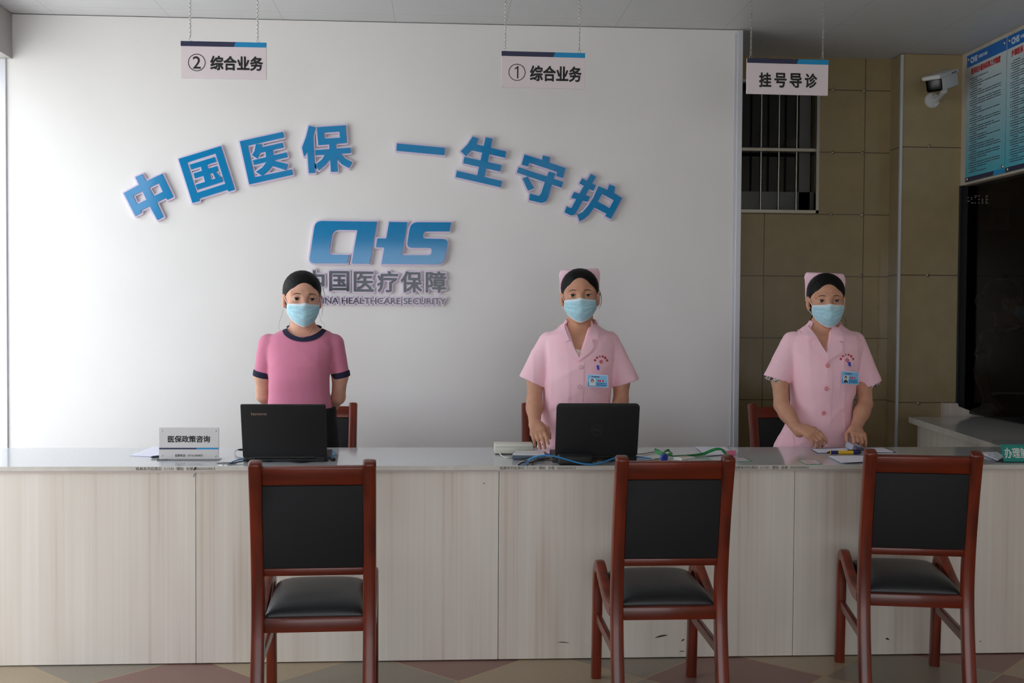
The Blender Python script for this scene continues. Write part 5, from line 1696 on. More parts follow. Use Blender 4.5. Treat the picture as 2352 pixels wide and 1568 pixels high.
for s in slv3:
    a, b = s[0], s[1]; d = -s[5].normalized() if s[5].z > 0 else s[5].normalized()
    F = Field(axis(b.x - .08, .0035, b.x + .08), axis(b.y - .08, .0035, b.y + .08), axis(b.z - .06, .0035, b.z + .05))
    e = (b - a).normalized()
    F.op(capped(rc(b - e * .03, b + e * .05, .051, .051, .9), b + d * .014, d, .003), 0)
    F.op(rc(b - e * .012, b + e * .07, .047, .047, .9), .002, 'sub')
    link_mesh('inner_sleeve', F.mesh(P3.o, 1), M_FLORAL, P3.body)
shoes(P3, at(1890, 1000, Y=PY).x, M_SHOE)

# ---------------------------------------------------------------- figure in the dark ticket room
DY = 7.02
rows4 = [(742, 2293, 2347, .055), (752, 2280, 2362, .07), (765, 2266, 2374, .09), (785, 2260, 2380, .11), (850, 2259, 2374, .115), (905, 2259, 2376, .115)]
aL = arm_px((2268, 775), (2252, 850), (2268, 915), DY, -.04, -.06, -.10, (.045, .038, .026))
aR = arm_px((2372, 775), (2388, 850), (2380, 915), DY, .02, 0, -.10, (.045, .038, .026))
P4 = build_body('person in black shirt with white trim and mask standing in the dark ticket room', 2318, DY, (2347, 694), 1.18, math.radians(72), math.radians(2), 0,
    rows4, [aL, aR], M_SKIN2, [dict(W=aL[2], d=(.3, -.3, -.9), side=(.9, -.2, .2), n=(-.5, -.7, 0)), dict(W=aR[2], d=(-.3, -.3, -.9), side=(-.9, -.2, .2), n=(.5, -.7, 0))],
    at(2318, 1000, Y=DY).x, (2320, 760), neck_r=.052)
face_details(P4)
hair(P4, .07, .064, True)
face_mask(P4)
slv4 = [sleeve_px((2270, 778), (2253, 818), .052, .044, DY, -.03, -.05), sleeve_px((2370, 778), (2386, 818), .052, .044, DY, .02, .01)]
nk4 = at(2318, 742, Y=DY)
g4, full4 = garment(P4, 'shirt', rows4, slv4, M_BLKCL, folds(3, 34, 6, .0016), lambda F: F.op(ell((nk4.x, DY - .02, nk4.z), (.085, .12, .05)), .004, 'sub'))
M_WCL = mat('white trim cloth', rgb(225, 225, 228), .85)
drape('neckband', [Lp(P4, [(2279, 741), (2286, 750), (2300, 757), (2318, 761), (2336, 757), (2352, 748), (2349, 743), (2334, 751), (2318, 754), (2302, 751), (2290, 745), (2284, 739)])], M_WCL, P4.body, full4, .002, .003, .012)
drape('hem_band', [Lp(P4, [(2262, 899), (2372, 901), (2372, 909), (2262, 907)])], M_WCL, P4.body, full4, .002, .003, .012)
for a, b, ra, rb, sy in slv4:
    d = (b - a).normalized()
    MB().tube([b - P4.o - d * .012, b - P4.o + d * .001], rb + .003, 20).build('sleeve_cuff', M_WCL, P4.body)
gk, _ = garment(P4, 'skirt', [(900, 2262, 2372, .11), (960, 2256, 2380, .12), (1080, 2256, 2382, .12)], [], M_BLKCL)
shoes(P4, at(2318, 1000, Y=DY).x, M_SHOE)

# ================================================================== things on the worktop
def on_top(px, py, h=0.0): return at(px, py, Z=CTOP + h)

def slab_thing(name, pts, th, m, label, cat, group=None, parent=None, base=0.0, mi_top=None):
    """thin flat thing whose top outline is given in photo pixels"""
    P_ = [at(x, y, Z=CTOP + base + th) for x, y in pts]
    c = sum(P_, Vector()) / len(P_)
    mb = MB().loops([[(p.x - c.x, p.y - c.y) for p in P_]], lambda u, v, t: (u, v, t), 0, th)
    o = mb.build(name, m, parent, False, (c.x, c.y, CTOP + base))
    if label: tag(o, label, cat, group)
    return o, c

def cable(name, pts, r, m, label, group=None, parent=None, cat='cable'):
    """pts: (px, py, height of the axis above the worktop)"""
    q = [at(p[0], p[1], Y=p[3]) if len(p) > 3 else at(p[0], p[1], Z=CTOP + r + (p[2] if len(p) > 2 else 0.0004)) for p in pts]
    q = catmull(q, 8)
    for v in q: v.z = max(v.z, CTOP + r + 0.0003)
    o0 = q[0].copy(); o0.z = CTOP
    mb = MB().tube([v - o0 for v in q], r, 10)
    o = mb.build(name, m, parent, True, o0)
    if label: tag(o, label, cat, group)
    return o

# loose papers and a pen beside the name plate
for k, (dx, dy) in enumerate(((0, 0), (3, 1), (-4, 1.2), (1, 2))):
    pts = [(302 + dx, 1044 + dy), (352 + dx, 1025.5 + dy), (392, 1027 + dy), (372, 1047 + dy)]
    slab_thing('paper_sheet', pts, 0.0012, M_PAPER, ['white sheet lying on top of the papers behind the name plate', 'white sheet under the top one behind the name plate', 'white sheet sticking out furthest behind the name plate', 'bottom white sheet of the papers behind the name plate'][k], 'paper', 'papers behind the name plate', base=0.0012 * (3 - k))
a, b = on_top(346, 1050, .005), on_top(384, 1046, .005)
r = empty('ballpoint_pen', (a.x, a.y, CTOP), 'dark pen lying between the loose papers and the name plate', 'pen')
A, B = Vector((0, 0, .0052)), Vector((b.x - a.x, b.y - a.y, .0052))
MB().tube([A, A + (B - A) * .1, A + (B - A) * .12, B], [.001, .004, .0048, .0048], 12).build('barrel', mat('smoky pen barrel', rgb(50, 58, 70), .25), r)
MB().tube([A + (B - A) * .55 + Vector((0, 0, .006)), B + Vector((0, 0, .006))], .0014, 8).build('clip', M_CHROME, r)

# acrylic name plate
yb = on_top(434, 1056).y
pw = lambda px, py: (at(px, py, Y=yb).x, at(px, py, Y=yb).z)
x0, z1 = pw(365, 981.5); x1, _ = pw(502.5, 982)
ox = (x0 + x1) / 2
r = empty('name_plate', (ox, yb, CTOP), 'clear grey acrylic name plate with black characters on the worktop', 'sign')
M_ACR = mat('milky acrylic', rgb(208, 204, 204), .12)
M_CLR = clear_mat('clear acrylic', (.93, .95, .95, 1))
MB().box((x0 - ox, 0, .004), (x1 - ox, .006, z1 - CTOP), .0008).build('plate', M_ACR, r, False)
MB().box((x0 - ox - .004, -.018, 0), (x1 - ox + .004, .045, .005), .0008).build('foot', M_CLR, r, False)
f = lambda u, v, t: (u - ox, -.0004 - t, v - CTOP)
xs = pw(452, 1029)[0]; za, zb_ = pw(434, 1028)[1], pw(434, 1031.5)[1]
MB().loops([[(x0 + .001, za), (xs, za), (xs - .003, zb_), (x0 + .001, zb_)]], f, 0, .0004).build('stripe', M_NAVY, r, False)
MB().loops([[(xs, za), (x1 - .001, za), (x1 - .001, zb_), (xs - .003, zb_)]], f, 0, .0004).build('stripe', M_SKYB, r, False)
tx = MB()
a, b = pw(386, 1015.5), pw(482, 1000.5)
text_into(tx, '医保政策咨询', (a[0], a[1], b[0], b[1]), f, .0009, 0, 0)
a, b = pw(402, 1048.5), pw(466, 1042.5)
text_into(tx, '监督电话：0716-3300855', (a[0], a[1], b[0], b[1]), f, .0002, 0, 0, res=2, seg=4)
tx.build('lettering', M_INK, r, False, recalc=False)
for px, py in ((371.5, 988.5), (495, 989.5), (372, 1045.5), (495, 1047)):
    u, v = pw(px, py)
    MB().ball((u - ox, -.001, v - CTOP), (.0032, .002, .0032), 10).build('screw', M_CHROME, r)

# laptops seen from behind
def laptop(label, tl, tr, hinge_px, w, hgt, tilt, rad, logo, zh=0.020):
    h = on_top(hinge_px[0], hinge_px[1], zh)
    r = empty('laptop', (h.x, h.y, CTOP), label, 'laptop', 'laptops on the worktop')
    def rr(w_, h_, r0, n=6):
        out = []
        for cx, cy, a0 in ((w_ / 2 - r0, h_ - r0, 0), (-w_ / 2 + r0, h_ - r0, 90), (-w_ / 2 + r0, r0, 180), (w_ / 2 - r0, r0, 270)):
            for k in range(n + 1):
                a = math.radians(a0 + 90 * k / n); out.append((cx + r0 * math.cos(a), cy + r0 * math.sin(a)))
        return out
    ca, sa = math.cos(tilt), math.sin(tilt)
    # lid frame: u across, v up the lid, t out of its back towards the visitors
    lf = lambda u, v, t: (u, -sa * v - ca * t, zh + ca * v - sa * t)
    mb = MB().loops([rr(w, hgt, rad)], lf, -.004, .004)
    bmesh.ops.recalc_face_normals(mb.bm, faces=mb.bm.faces[:])
    bmesh.ops.bevel(mb.bm, geom=[e for e in mb.bm.edges if len(e.link_faces) == 2 and e.calc_face_angle(0) > 1.2], offset=.0025, segments=3, profile=.5, affect='EDGES')
    mb.build('lid', M_BLACKPL, r, sharp=35)
    MB().loops([[(-w / 2 + .018, .022), (w / 2 - .018, .022), (w / 2 - .018, hgt - .016), (-w / 2 + .018, hgt - .016)]], lf, -.0052, -.0045).build('screen', M_BLACKGL, r, False)
    D = .232
    mb = MB().loops([[(p[0], p[1]) for p in rr(w, D, .014)]], lambda u, v, t: (u, v - .004, t), .003, zh + .002)
    mb.build('base', M_BLACKPL, r, sharp=35)
    MB().box((-w / 2 + .02, .02, zh + .002), (w / 2 - .02, .13, zh + .0045), .001).build('keyboard', M_BLACKGL, r, False)
    MB().box((-.05, .15, zh + .002), (.05, .21, zh + .003), .0005).build('touchpad', M_BLACKGL, r, False)
    MB().tube([(-w * .36, 0, zh - .001), (w * .36, 0, zh - .001)], .0075, 12).build('hinge', M_BLACKGL, r)
    for s in (-1, 1):
        MB().box((s * w * .4 - .012, .01, 0), (s * w * .4 + .012, .03, .004)).build('rubber_foot', M_BLACKGL, r, False)
    logo(r, lf, w, hgt)
    return r
def logo_a(r, lf, w, h):
    t = MB(); u0 = -w / 2 + .041
    text_into(t, 'lenovo', (u0, h - .044, u0 + .059, h - .0325), lf, .0004, .0045, .0047)
    t.build('maker_logo', mat('brushed logo', rgb(170, 150, 135), .4, metal=.6), r, False, recalc=False)
def logo_b(r, lf, w, h):
    t = MB(); R_ = .0228; cu, cv = -.002, h * .515
    ring = [(cu + R_ * math.cos(2 * PI * k / 40), cv + R_ * math.sin(2 * PI * k / 40)) for k in range(40)]
    inn = [(cu + (R_ - .0022) * math.cos(2 * PI * k / 40), cv + (R_ - .0022) * math.sin(2 * PI * k / 40)) for k in range(40)]
    t.loops([ring, inn], lf, .0042, .0048)
    text_into(t, 'D', (cu - .0155, cv - .0055, cu - .0075, cv + .0055), lf, .0006, .0045, .0047)
    text_into(t, 'LL', (cu + .0035, cv - .0055, cu + .0155, cv + .0055), lf, .0006, .0045, .0047)
    E_ = [(-.0062, -.001), (.0015, -.006), (.0015, -.0035), (-.0025, -.0008), (.0022, .0012), (.0022, .0035), (-.0015, .002), (-.0012, .0045), (.002, .0062), (.002, .0075), (-.0062, .0022)]
    t.loops([[(cu + a, cv + b) for a, b in E_]], lf, .0045, .0047)
    t.build('maker_logo', mat('dark chrome logo', rgb(70, 70, 72), .35, metal=.5), r, False, recalc=False)
lapA = laptop('black square cornered laptop with a maker name at the corner of its lid', None, None, (655, 1049), .329, .222, math.radians(16), .006, logo_a)
lapB = laptop('black round cornered laptop with a round logo in the middle of its lid', None, None, (1369, 1049), .332, .226, math.radians(14), .018, logo_b)

# cables of the first laptop
cable('network_cable', [(524, 1066, .0), (540, 1058, .002), (560, 1054, .003), (600, 1055, .002), (640, 1058, .001), (690, 1057, .001), (735, 1052, .001), (765, 1046, .003), (769, 1038, .006), (757, 1037, .008)], .0026, M_ETH, 'thin blue network cable running under the square cornered laptop', 'blue network cables')
cable('power_cord', [(528, 1066, 0), (548, 1060, .004), (575, 1056, .006), (592, 1052, .010), (612, 1058, .004), (650, 1058, 0), (690, 1062, 0), (730, 1056, 0), (752, 1050, .004)], .0022, M_BLACKPL, 'thin black cord in front of the square cornered laptop')
r = cable('charger_lead', [(558, 1032.5, .016), (550, 1032.5, .016), (543, 1034, .013), (539, 1040, .007), (545, 1049, .003), (562, 1055, .001), (580, 1057, 0)], .0011, mat('grey lead', rgb(96, 98, 102), .5), 'thin grey lead plugged into the side of the square cornered laptop')
q = at(556, 1032.5, Z=CTOP + .018)
o0 = r.location
MB().tube([Vector((q.x, q.y, q.z)) - o0 + Vector((d, 0, 0)) for d in (-.018, -.012, -.011, .004)], [.002, .0028, .0045, .0045], 10).build('plug', M_BLACKGL, r)
r = cable('power_cord', [(742, 1046, .004), (752, 1050, .003), (760, 1052, .003), (764, 1054, .003)], .0022, M_BLACKPL, 'short black cord with a round plug at the corner of the square cornered laptop')
q = on_top(765, 1054.5, .008)
MB().ball(Vector(q) - r.location, (.011, .008, .0075), 14).build('plug', M_BLACKGL, r)

# box, card reader, pen and phone in front of the nurse
def box_thing(name, label, cat, fl, fr, depth, h, m, bev=.003, parts=None):
    A, B = on_top(*fl), on_top(*fr)
    r = empty(name, ((A.x + B.x) / 2, (A.y + B.y) / 2, CTOP), label, cat)
    w = (B - A).length; ang = math.atan2(B.y - A.y, B.x - A.x); r.rotation_euler = (0, 0, ang)
    return r, w
r, w = box_thing('card_machine', 'beige flat box shaped machine beside the nurse behind the laptop', 'machine', (1136, 1044), (1225, 1044), .1, .04, M_BEIGEPL)
MB().box((-w / 2, 0, .004), (w / 2, .095, .044), .004).build('housing', M_BEIGEPL, r)
MB().box((-w / 2 + .006, .004, 0), (w / 2 - .006, .09, .006), .001).build('base', mat('dark base', rgb(70, 70, 68), .6), r, False)
MB().box((-w / 2 + .004, -.0006, .032), (w / 2 - .004, .002, .0335)).build('seam_line', mat('seam grey', rgb(150, 150, 140), .6), r, False)
r, w = box_thing('card_reader', 'slate grey card reader with a pale top in front of the beige machine', 'card reader', (1176, 1057), (1252, 1058), .12, .03, None)
M_SLATE = mat('slate plastic', rgb(74, 88, 100), .45)
mb = MB().box((-w / 2, 0, .003), (w / 2, .12, .022), .005); mb.build('body', M_SLATE, r)
mb = MB().loops([[(-w / 2 + .002, .002), (w / 2 - .002, .002), (w / 2 - .010, .116), (-w / 2 + .010, .116)]], lambda u, v, t: (u * (1 - .0 * t), v, t), .021, .026)
mb.build('top_cover', mat('pale grey plastic', rgb(206, 206, 210), .4), r, False)
MB().box((-.03, -.0008, .008), (.03, .002, .0105)).build('card_slot', M_BLACKGL, r, False)
MB().box((-w / 2 + .01, .01, 0), (w / 2 - .01, .11, .004)).build('rubber_foot', M_BLACKGL, r, False)
a, b = on_top(1247, 1032, .018), on_top(1260, 1045, .005)
a = b + (a - b).normalized() * .105
r = empty('marker_pen', (b.x, b.y, CTOP), 'orange and violet pen lying beside the card reader', 'pen')
D = Vector((a.x - b.x, a.y - b.y, 0)).normalized()
s = lambda t, z=.0055: Vector((D.x * t, D.y * t, z))
MB().tube([s(0), s(.004), s(.005), s(.04)], [.001, .004, .0052, .0052], 12).build('barrel', mat('violet pen', rgb(70, 62, 140), .35), r)
MB().tube([s(.04), s(.075)], .0056, 12).build('grip', mat('orange pen', rgb(226, 104, 52), .35), r)
MB().tube([s(.075), s(.105)], .0052, 12).build('cap', mat('violet pen', rgb(70, 62, 140), .35), r)
P_ = [(1263, 1034), (1283, 1034), (1290, 1047), (1270, 1047)]
o, c = slab_thing('mobile_phone', P_, .008, mat('rose phone case', rgb(216, 178, 190), .35), 'rose coloured phone half under the round cornered laptop', 'phone')

# charger brick and cables of the second laptop
A, B = on_top(1283, 1069), on_top(1360, 1067)
r = empty('charger_brick', ((A.x + B.x) / 2, A.y, CTOP), 'black rounded charger brick in front of the round cornered laptop', 'charger')
w = (B - A).length
BRY = A.y - .007
mb = MB().box((-w / 2, 0, 0), (w / 2, .058, .040), .010, 4); mb.build('housing', M_BLACKPL, r)
MB().tube([(-w / 2 - .022, .03, .012), (-w / 2 - .006, .03, .014), (-w / 2 + .003, .03, .015)], [.004, .007, .007], 10).build('strain_relief', M_BLACKGL, r)
bl = 'blue network cables'
cable('network_cable', [(1203, 1068.5, 0), (1212, 1059, .006), (1228, 1049, 0, BRY), (1255, 1045.5, 0, BRY), (1280, 1049, 0, BRY), (1305, 1056, 0, BRY), (1335, 1064, 0, BRY), (1362, 1066, 0, BRY), (1385, 1061.5, 0, BRY + .01), (1408, 1053, 0, BRY + .03), (1428, 1047, 0, BRY + .06), (1455, 1047, .004), (1480, 1051, .002), (1496, 1053, .001)], .0032, M_ETH, 'thick blue network cable looping in front of the round cornered laptop', bl)
cable('white_cable', [(1147, 1037, .006), (1150, 1044, .003), (1162, 1050, .001), (1188, 1050, .0), (1215, 1053, 0), (1240, 1053, 0)], .0024, M_WCAB, 'white cable curving out of the beige machine')
cable('white_cable', [(1187, 1068, 0), (1196, 1061, .004), (1212, 1054, .006), (1235, 1052, .004), (1268, 1049, .002)], .0022, M_WCAB, 'white cable rising from the worktop edge beside the card reader')
cable('white_cable', [(1206, 1069, 0), (1216, 1060, .004), (1232, 1053, .006), (1262, 1050, .003), (1290, 1052, 0)], .0022, mat('grey white cable', rgb(180, 180, 176), .5), 'greyish cable bundled beside the thick blue one')
cable('power_cord', [(1190, 1067, 0), (1200, 1062, .002), (1216, 1062, .002), (1236, 1058, .003), (1262, 1056, .005), (1276, 1060, .006)], .0026, M_BLACKPL, 'black cord leading to the charger brick')
cable('power_cord', [(1208, 1062, .0), (1206, 1056, .006), (1214, 1050, .01), (1224, 1048, .008)], .0022, M_BLACKPL, 'short black cord arching beside the card reader')
cable('power_cord', [(1222, 1067, 0), (1226, 1061, .004), (1240, 1055, .006), (1262, 1052, .004)], .0022, M_BLACKPL, 'black cord nearest the worktop edge under the thick blue cable')
cable('power_cord', [(1357, 1060, .012), (1374, 1052, .02), (1388, 1050, .012), (1384, 1042, .02), (1370, 1036, .026)], .0017, M_BLACKPL, 'thin black lead looping up before the round logo laptop')
gm_ = mat('greige cable', rgb(150, 144, 132), .5)
cable('grey_cable', [(1372, 1060, 0), (1400, 1058, 0), (1430, 1060, 0), (1462, 1061, 0), (1492, 1057, 0), (1514, 1053, 0)], .0026, gm_, 'greige cable lying behind the chair top towards the blue badge reel')
cable('grey_cable', [(1462, 1042, .006), (1476, 1042, .003), (1492, 1039, .002), (1506, 1037, .002)], .0024, gm_, 'greige cable from the side of the round cornered laptop')
A = on_top(1447, 1056)
r = empty('usb_plug', (A.x, A.y, CTOP), 'white plug with a black cap beside the round cornered laptop', 'plug')
MB().box((-.012, 0, 0), (.014, .03, .012), .003).build('housing', M_WHITEPL, r)
MB().tube([(-.03, .004, .007), (.004, .002, .007)], [.004, .007], 10).build('cap', M_BLACKGL, r)

# green lanyard with a blue reel
def ribbon(mb, pts, wd, th=.0012):
    q = catmull([at(p[0], p[1], Z=CTOP + .0012 + p[2]) for p in pts], 8)
    tw = [p[3] if len(p) > 3 else 0.0 for p in pts]
    n = len(q); rings = []
    for i, p in enumerate(q):
        t = (q[min(i + 1, n - 1)] - q[max(i - 1, 0)]).normalized()
        f_ = i / 8; k = min(int(f_), len(tw) - 2); a = tw[k] + (tw[k + 1] - tw[k]) * (f_ - k)
        side = t.cross(Vector((0, 0, 1))).normalized()
        upv = side.cross(t)
        sd = side * math.cos(a) + upv * math.sin(a)
        nn_ = t.cross(sd).normalized()
        c = p + upv * abs(math.sin(a)) * wd / 2
        rings.append([mb.bm.verts.new(c + sd * x * wd / 2 + nn_ * y * th / 2) for x, y in ((1, 1), (-1, 1), (-1, -1), (1, -1))])
    for a, b in zip(rings[:-1], rings[1:]):
        for k in range(4): mb.bm.faces.new((a[k], a[(k + 1) % 4], b[(k + 1) % 4], b[k]))
    mb.bm.faces.new(rings[0]); mb.bm.faces.new(rings[-1])
mb = MB()
ribbon(mb, [(1534, 1047, .004, .3), (1556, 1049, 0, .6), (1590, 1048, 0, .9), (1616, 1045, .002, 1.2), (1634, 1038, .016, 1.2), (1648, 1033, .028, .9), (1658, 1034, .026, .5), (1664, 1041, .012, .6), (1669, 1047, .001, .3)], .013)
ribbon(mb, [(1574, 1046, 0, .3), (1600, 1044, .0, .3), (1622, 1042, .006, .4), (1642, 1035, .022, .4), (1654, 1034, .026, .5)], .013)
for l in ([(1532, 1048, .002, .8), (1520, 1046, .004, 1.2), (1508, 1041, .008, 1.3), (1506, 1036, .014, 1.0), (1514, 1035, .018, .4), (1524, 1041, .012, .3), (1530, 1047, .004, .4)],
          [(1520, 1047, .004, .8), (1526, 1041, .01, 1.1), (1536, 1037, .014, .9), (1542, 1042, .008, .6), (1534, 1048, .002, .5)]):
    ribbon(mb, l, .015)
A = on_top(1534, 1047)
ln = tag(mb.build('lanyard', M_GREEN, None, False, recalc=True), 'green ribbon lanyard trailing across the worktop to the pink clip', 'lanyard')
q = on_top(1526, 1051, .016)
MB().tube([q + Vector((-.004, .006, 0)), q + Vector((.002, -.004, 0))], [.0155, .0155], 24).build('badge_reel', M_BLUEPL, ln, sharp=40)
q = on_top(1671, 1046, .003)
MB().box((q.x - .011, q.y - .008, CTOP + .0005), (q.x + .011, q.y + .008, CTOP + .006), .002).build('clip', M_WHITEPL, ln)
o, c = slab_thing('card_case', [(1547, 1049), (1576, 1046), (1596, 1049), (1566, 1053.5)], .007, M_WHITEPL, 'small white card case lying beside the green lanyard', 'card case')
mb = MB(); Q = [at(x, y, Z=CTOP + .0076) for x, y in ((1557, 1048.2), (1577, 1046.4), (1588, 1048.2), (1567, 1050.5))]
mb.loops([[(p.x - c.x, p.y - c.y) for p in Q]], lambda u, v, t: (u, v, t), .0071, .0078); mb.build('card_label', mat('tan label', rgb(196, 176, 150), .6), o, False)

# papers held by a pink clip
for k in range(4):
    pts = [(1597 + 3 * k, 1025 + k * .6), (1662 - k, 1026), (1692, 1040 + .5 * k), (1622 + 2 * k, 1046 - .4 * k)]
    slab_thing('paper_sheet', pts, .0012, M_PAPER, ['top white sheet held by the pink clip', 'second white sheet held by the pink clip', 'third white sheet held by the pink clip', 'bottom white sheet held by the pink clip'][k], 'paper', 'papers in the pink clip', base=.0012 * (3 - k))
A = on_top(1679, 1045)
r = empty('binder_clip', (A.x, A.y, CTOP), 'pink binder clip with steel handles holding white sheets', 'clip')
mb = MB().loops([[(0, 0), (.030, .008), (.030, .0105), (0, .020), (-.002, .018), (-.002, .002)]], lambda u, v, t: (t, u, v), -.0205, .0205); mb.build('body', M_PINKCLIP, r, False)
for z, dz_ in ((.0195, .014), (.001, .0)):
    pts = [(-.006, -.001, z), (-.008, .006, z + dz_ * .5), (-.009, .016, z + dz_), (-.004, .022, z + dz_ * 1.2), (.004, .022, z + dz_ * 1.2), (.009, .016, z + dz_), (.008, .006, z + dz_ * .5), (.006, -.001, z)]
    MB().tube(catmull(pts, 4), .0011, 6).build('handle', M_CHROME, r)

# plastic cards with green edges
M_CARDG = mat('green card edge', rgb(60, 140, 112), .35)
for pts, lab in (([(1662, 1050), (1712, 1050), (1729, 1059), (1672, 1060)], 'green edged card lying behind the middle chair below the pink clip'), ([(1832, 1056), (1874, 1055.5), (1890, 1065), (1850, 1066)], 'green edged card lying alone before the hands of the nurse')):
    o, c = slab_thing('plastic_card', pts, .0014, M_CARDG, lab, 'card', 'green edged cards on the worktop')
    Q = [at(x, y, Z=CTOP + .0018) for x, y in pts]
    m_ = sum(Q, Vector()) / 4
    Q = [m_ + (p - m_) * .84 for p in Q]
    mb = MB().loops([[(p.x - c.x, p.y - c.y) for p in Q]], lambda u, v, t: (u, v, t), .00145, .0017); mb.build('card_face', mat('card white face', rgb(216, 208, 210), .3), o, False)
    mb = MB()
    e1 = (Q[1] - Q[0]); e2 = (Q[3] - Q[0])
    for a, b, w_ in ((.15, .25, .5), (.2, .45, .4), (.12, .65, .62)):
        q0 = Q[0] + e1 * a + e2 * b
        mb.loops([[(q.x - c.x, q.y - c.y) for q in (q0, q0 + e1 * w_, q0 + e1 * w_ + e2 * .07, q0 + e2 * .07)]], lambda u, v, t: (u, v, t), .00172, .0019)
    mb.build('card_lines', mat('card rose print', rgb(190, 120, 140), .5), o, False)

# open notebook with a curled page, pen, papers
M_COVER = mat('navy notebook cover', rgb(34, 36, 70), .5)
nb, c = slab_thing('notebook', [(1863, 1031.5), (1878, 1040), (2058, 1038), (2030, 1027.5), (1990, 1027), (1900, 1028)], .002, M_COVER, 'open notebook with a curled page before the nurse with both hands on the worktop', 'notebook')
for pts, h in (([(1866, 1031), (1880, 1038.5), (1968, 1037.5), (1950, 1028)], .0025), ([(1960, 1036.5), (2052, 1036.5), (2028, 1027.5), (1950, 1028)], .0035)):
    Q = [at(x, y, Z=CTOP + .002 + h) for x, y in pts]
    MB().loops([[(p.x - c.x, p.y - c.y) for p in Q]], lambda u, v, t: (u, v, t), .002, .002 + h).build('page_block', M_PAPER, nb, False)
P0, P1_ = at(1962, 1037.2, Z=CTOP + .005), at(1946, 1028.5, Z=CTOP + .005)   # spine
al = (P1_ - P0)
for k, (hh, wd) in enumerate(((.030, .045), (.024, .06), (.018, .075), (.012, .088))):
    mb = MB(); n = 12; rings = []
    for i in range(n + 1):
        t = i / n
        x = .0 + wd * (1.0 - (1 - t) ** 1.4) if k else -.010 * math.sin(PI * t) + wd * t
        z = hh * math.sin(PI * min(1, t * .93 + .0)) * (1 - .25 * t) + .0005 * (4 - k) + (.004 if t < .05 else 0)
        rings.append([mb.bm.verts.new(Vector((P0.x - c.x + al.x * s_ + x - .03 + .02, P0.y - c.y + al.y * s_, .005 + max(z, .0008 * (4 - k))))) for s_ in (0, .5, 1)])
    for a, b in zip(rings[:-1], rings[1:]):
        for j in range(2): mb.bm.faces.new((a[j], b[j], b[j + 1], a[j + 1]))
    bmesh.ops.solidify(mb.bm, geom=mb.bm.faces[:], thickness=.0005)
    mb.build('curled_page', M_PAPER, nb)
A, B = on_top(1899, 1039.5, .007), on_top(1973, 1038.5, .007)
A.y = B.y = min(A.y, on_top(1930, 1041).y - .006)
r = empty('ballpoint_pen', (A.x, A.y, CTOP), 'thick yellow and navy pen lying along the open notebook', 'pen')
L = B.x - A.x
s = lambda t: Vector((L * t, 0, .0085))
M_PNAVY = mat('navy pen', rgb(32, 44, 110), .3)
for nm, t0, t1, ra, rb, m in (('tip', 0, .085, .0012, .006, M_BLACKGL), ('ring', .085, .11, .0072, .0076, M_YELLOW), ('barrel', .11, .33, .0078, .0082, M_PNAVY), ('grip', .33, .78, .0084, .0084, M_YELLOW), ('cap', .78, .98, .0082, .0074, M_PNAVY), ('button', .98, 1.02, .006, .005, M_BLACKGL)):
    MB().tube([s(t0), s(t1)], [ra, rb], 14).build(nm, m, r)
MB().tube([s(.62) + Vector((0, .0, .0098)), s(.97) + Vector((0, 0, .0098))], .0016, 8).build('clip', M_BLACKGL, r)
for k in range(5):
    pts = [(1902 + 2 * k, 1046.5 + .7 * k), (2012 + k, 1045.5), (2044 - 2 * k, 1056), (1934 + k, 1062 - .3 * k)]
    slab_thing('paper_sheet', pts, .0014, M_PAPER, ['top white sheet of the stack before the yellow pen', 'second white sheet of the stack before the yellow pen', 'third white sheet of the stack before the yellow pen', 'fourth white sheet of the stack before the yellow pen', 'bottom white sheet of the stack before the yellow pen'][k], 'paper', 'stack of papers before the yellow pen', base=.0014 * (4 - k))
for k in range(3):
    pts = [(2249 + 2 * k, 1038 + 1.2 * k), (2290, 1037), (2308, 1048), (2292 - k, 1056 - k)]
    slab_thing('paper_sheet', pts, .003, M_PAPER, ['top white leaflet beside the teal sign', 'middle white leaflet beside the teal sign', 'bottom white leaflet beside the teal sign'][k], 'paper', 'leaflets beside the teal sign', base=.003 * (2 - k))

# teal sign in a clear stand
yb = on_top(2310, 1062).y
A = at(2286, 1062, Y=yb); B = at(2420, 1062, Y=yb)
zt_ = at(2296, 1010, Y=yb + .03).z
r = empty('acrylic_stand', (A.x, yb, CTOP), 'clear tent shaped stand with a teal card and white characters by the ticket window', 'sign')
w = B.x - A.x; hh = zt_ - CTOP
M_CLR2 = clear_mat('clear pane', (.93, .95, .95, 1))
pf = lambda u, v, t: (u, .034 * v / hh + t, v)
MB().loops([[(0, 0), (w, 0), (w, hh), (0.004, hh)]], pf, 0, .002).build('front_pane', M_CLR2, r, False)
MB().loops([[(0, 0), (w, 0), (w, hh), (0.004, hh)]], lambda u, v, t: (u, .072 - .036 * v / hh + t, v), 0, .002).build('rear_pane', M_CLR2, r, False)
MB().box((0, 0, 0), (w, .074, .002)).build('foot', M_CLR2, r, False)
u0 = at(2304, 1040, Y=yb).x - A.x
z0, z1 = at(2304, 1060, Y=yb).z - CTOP, at(2304, 1021, Y=yb + .02).z - CTOP
MB().loops([[(u0 + .004, z0), (w - .004, z0), (w - .004, z1), (u0, z1)]], lambda u, v, t: (u, .034 * v / hh - t, v), .0004, .0012).build('teal_card', M_TEAL, r, False)
tx = MB()
pl = at(2311, 1052, Y=yb); pr = at(2362, 1029, Y=yb + .01)
text_into(tx, '办理就', (pl.x - A.x, pl.z - CTOP, pr.x - A.x, pr.z - CTOP), lambda u, v, t: (u, .034 * v / hh - .0014 - t, v), .0009, 0, 0)
tx.build('lettering', M_WHITEPL, r, False, recalc=False)

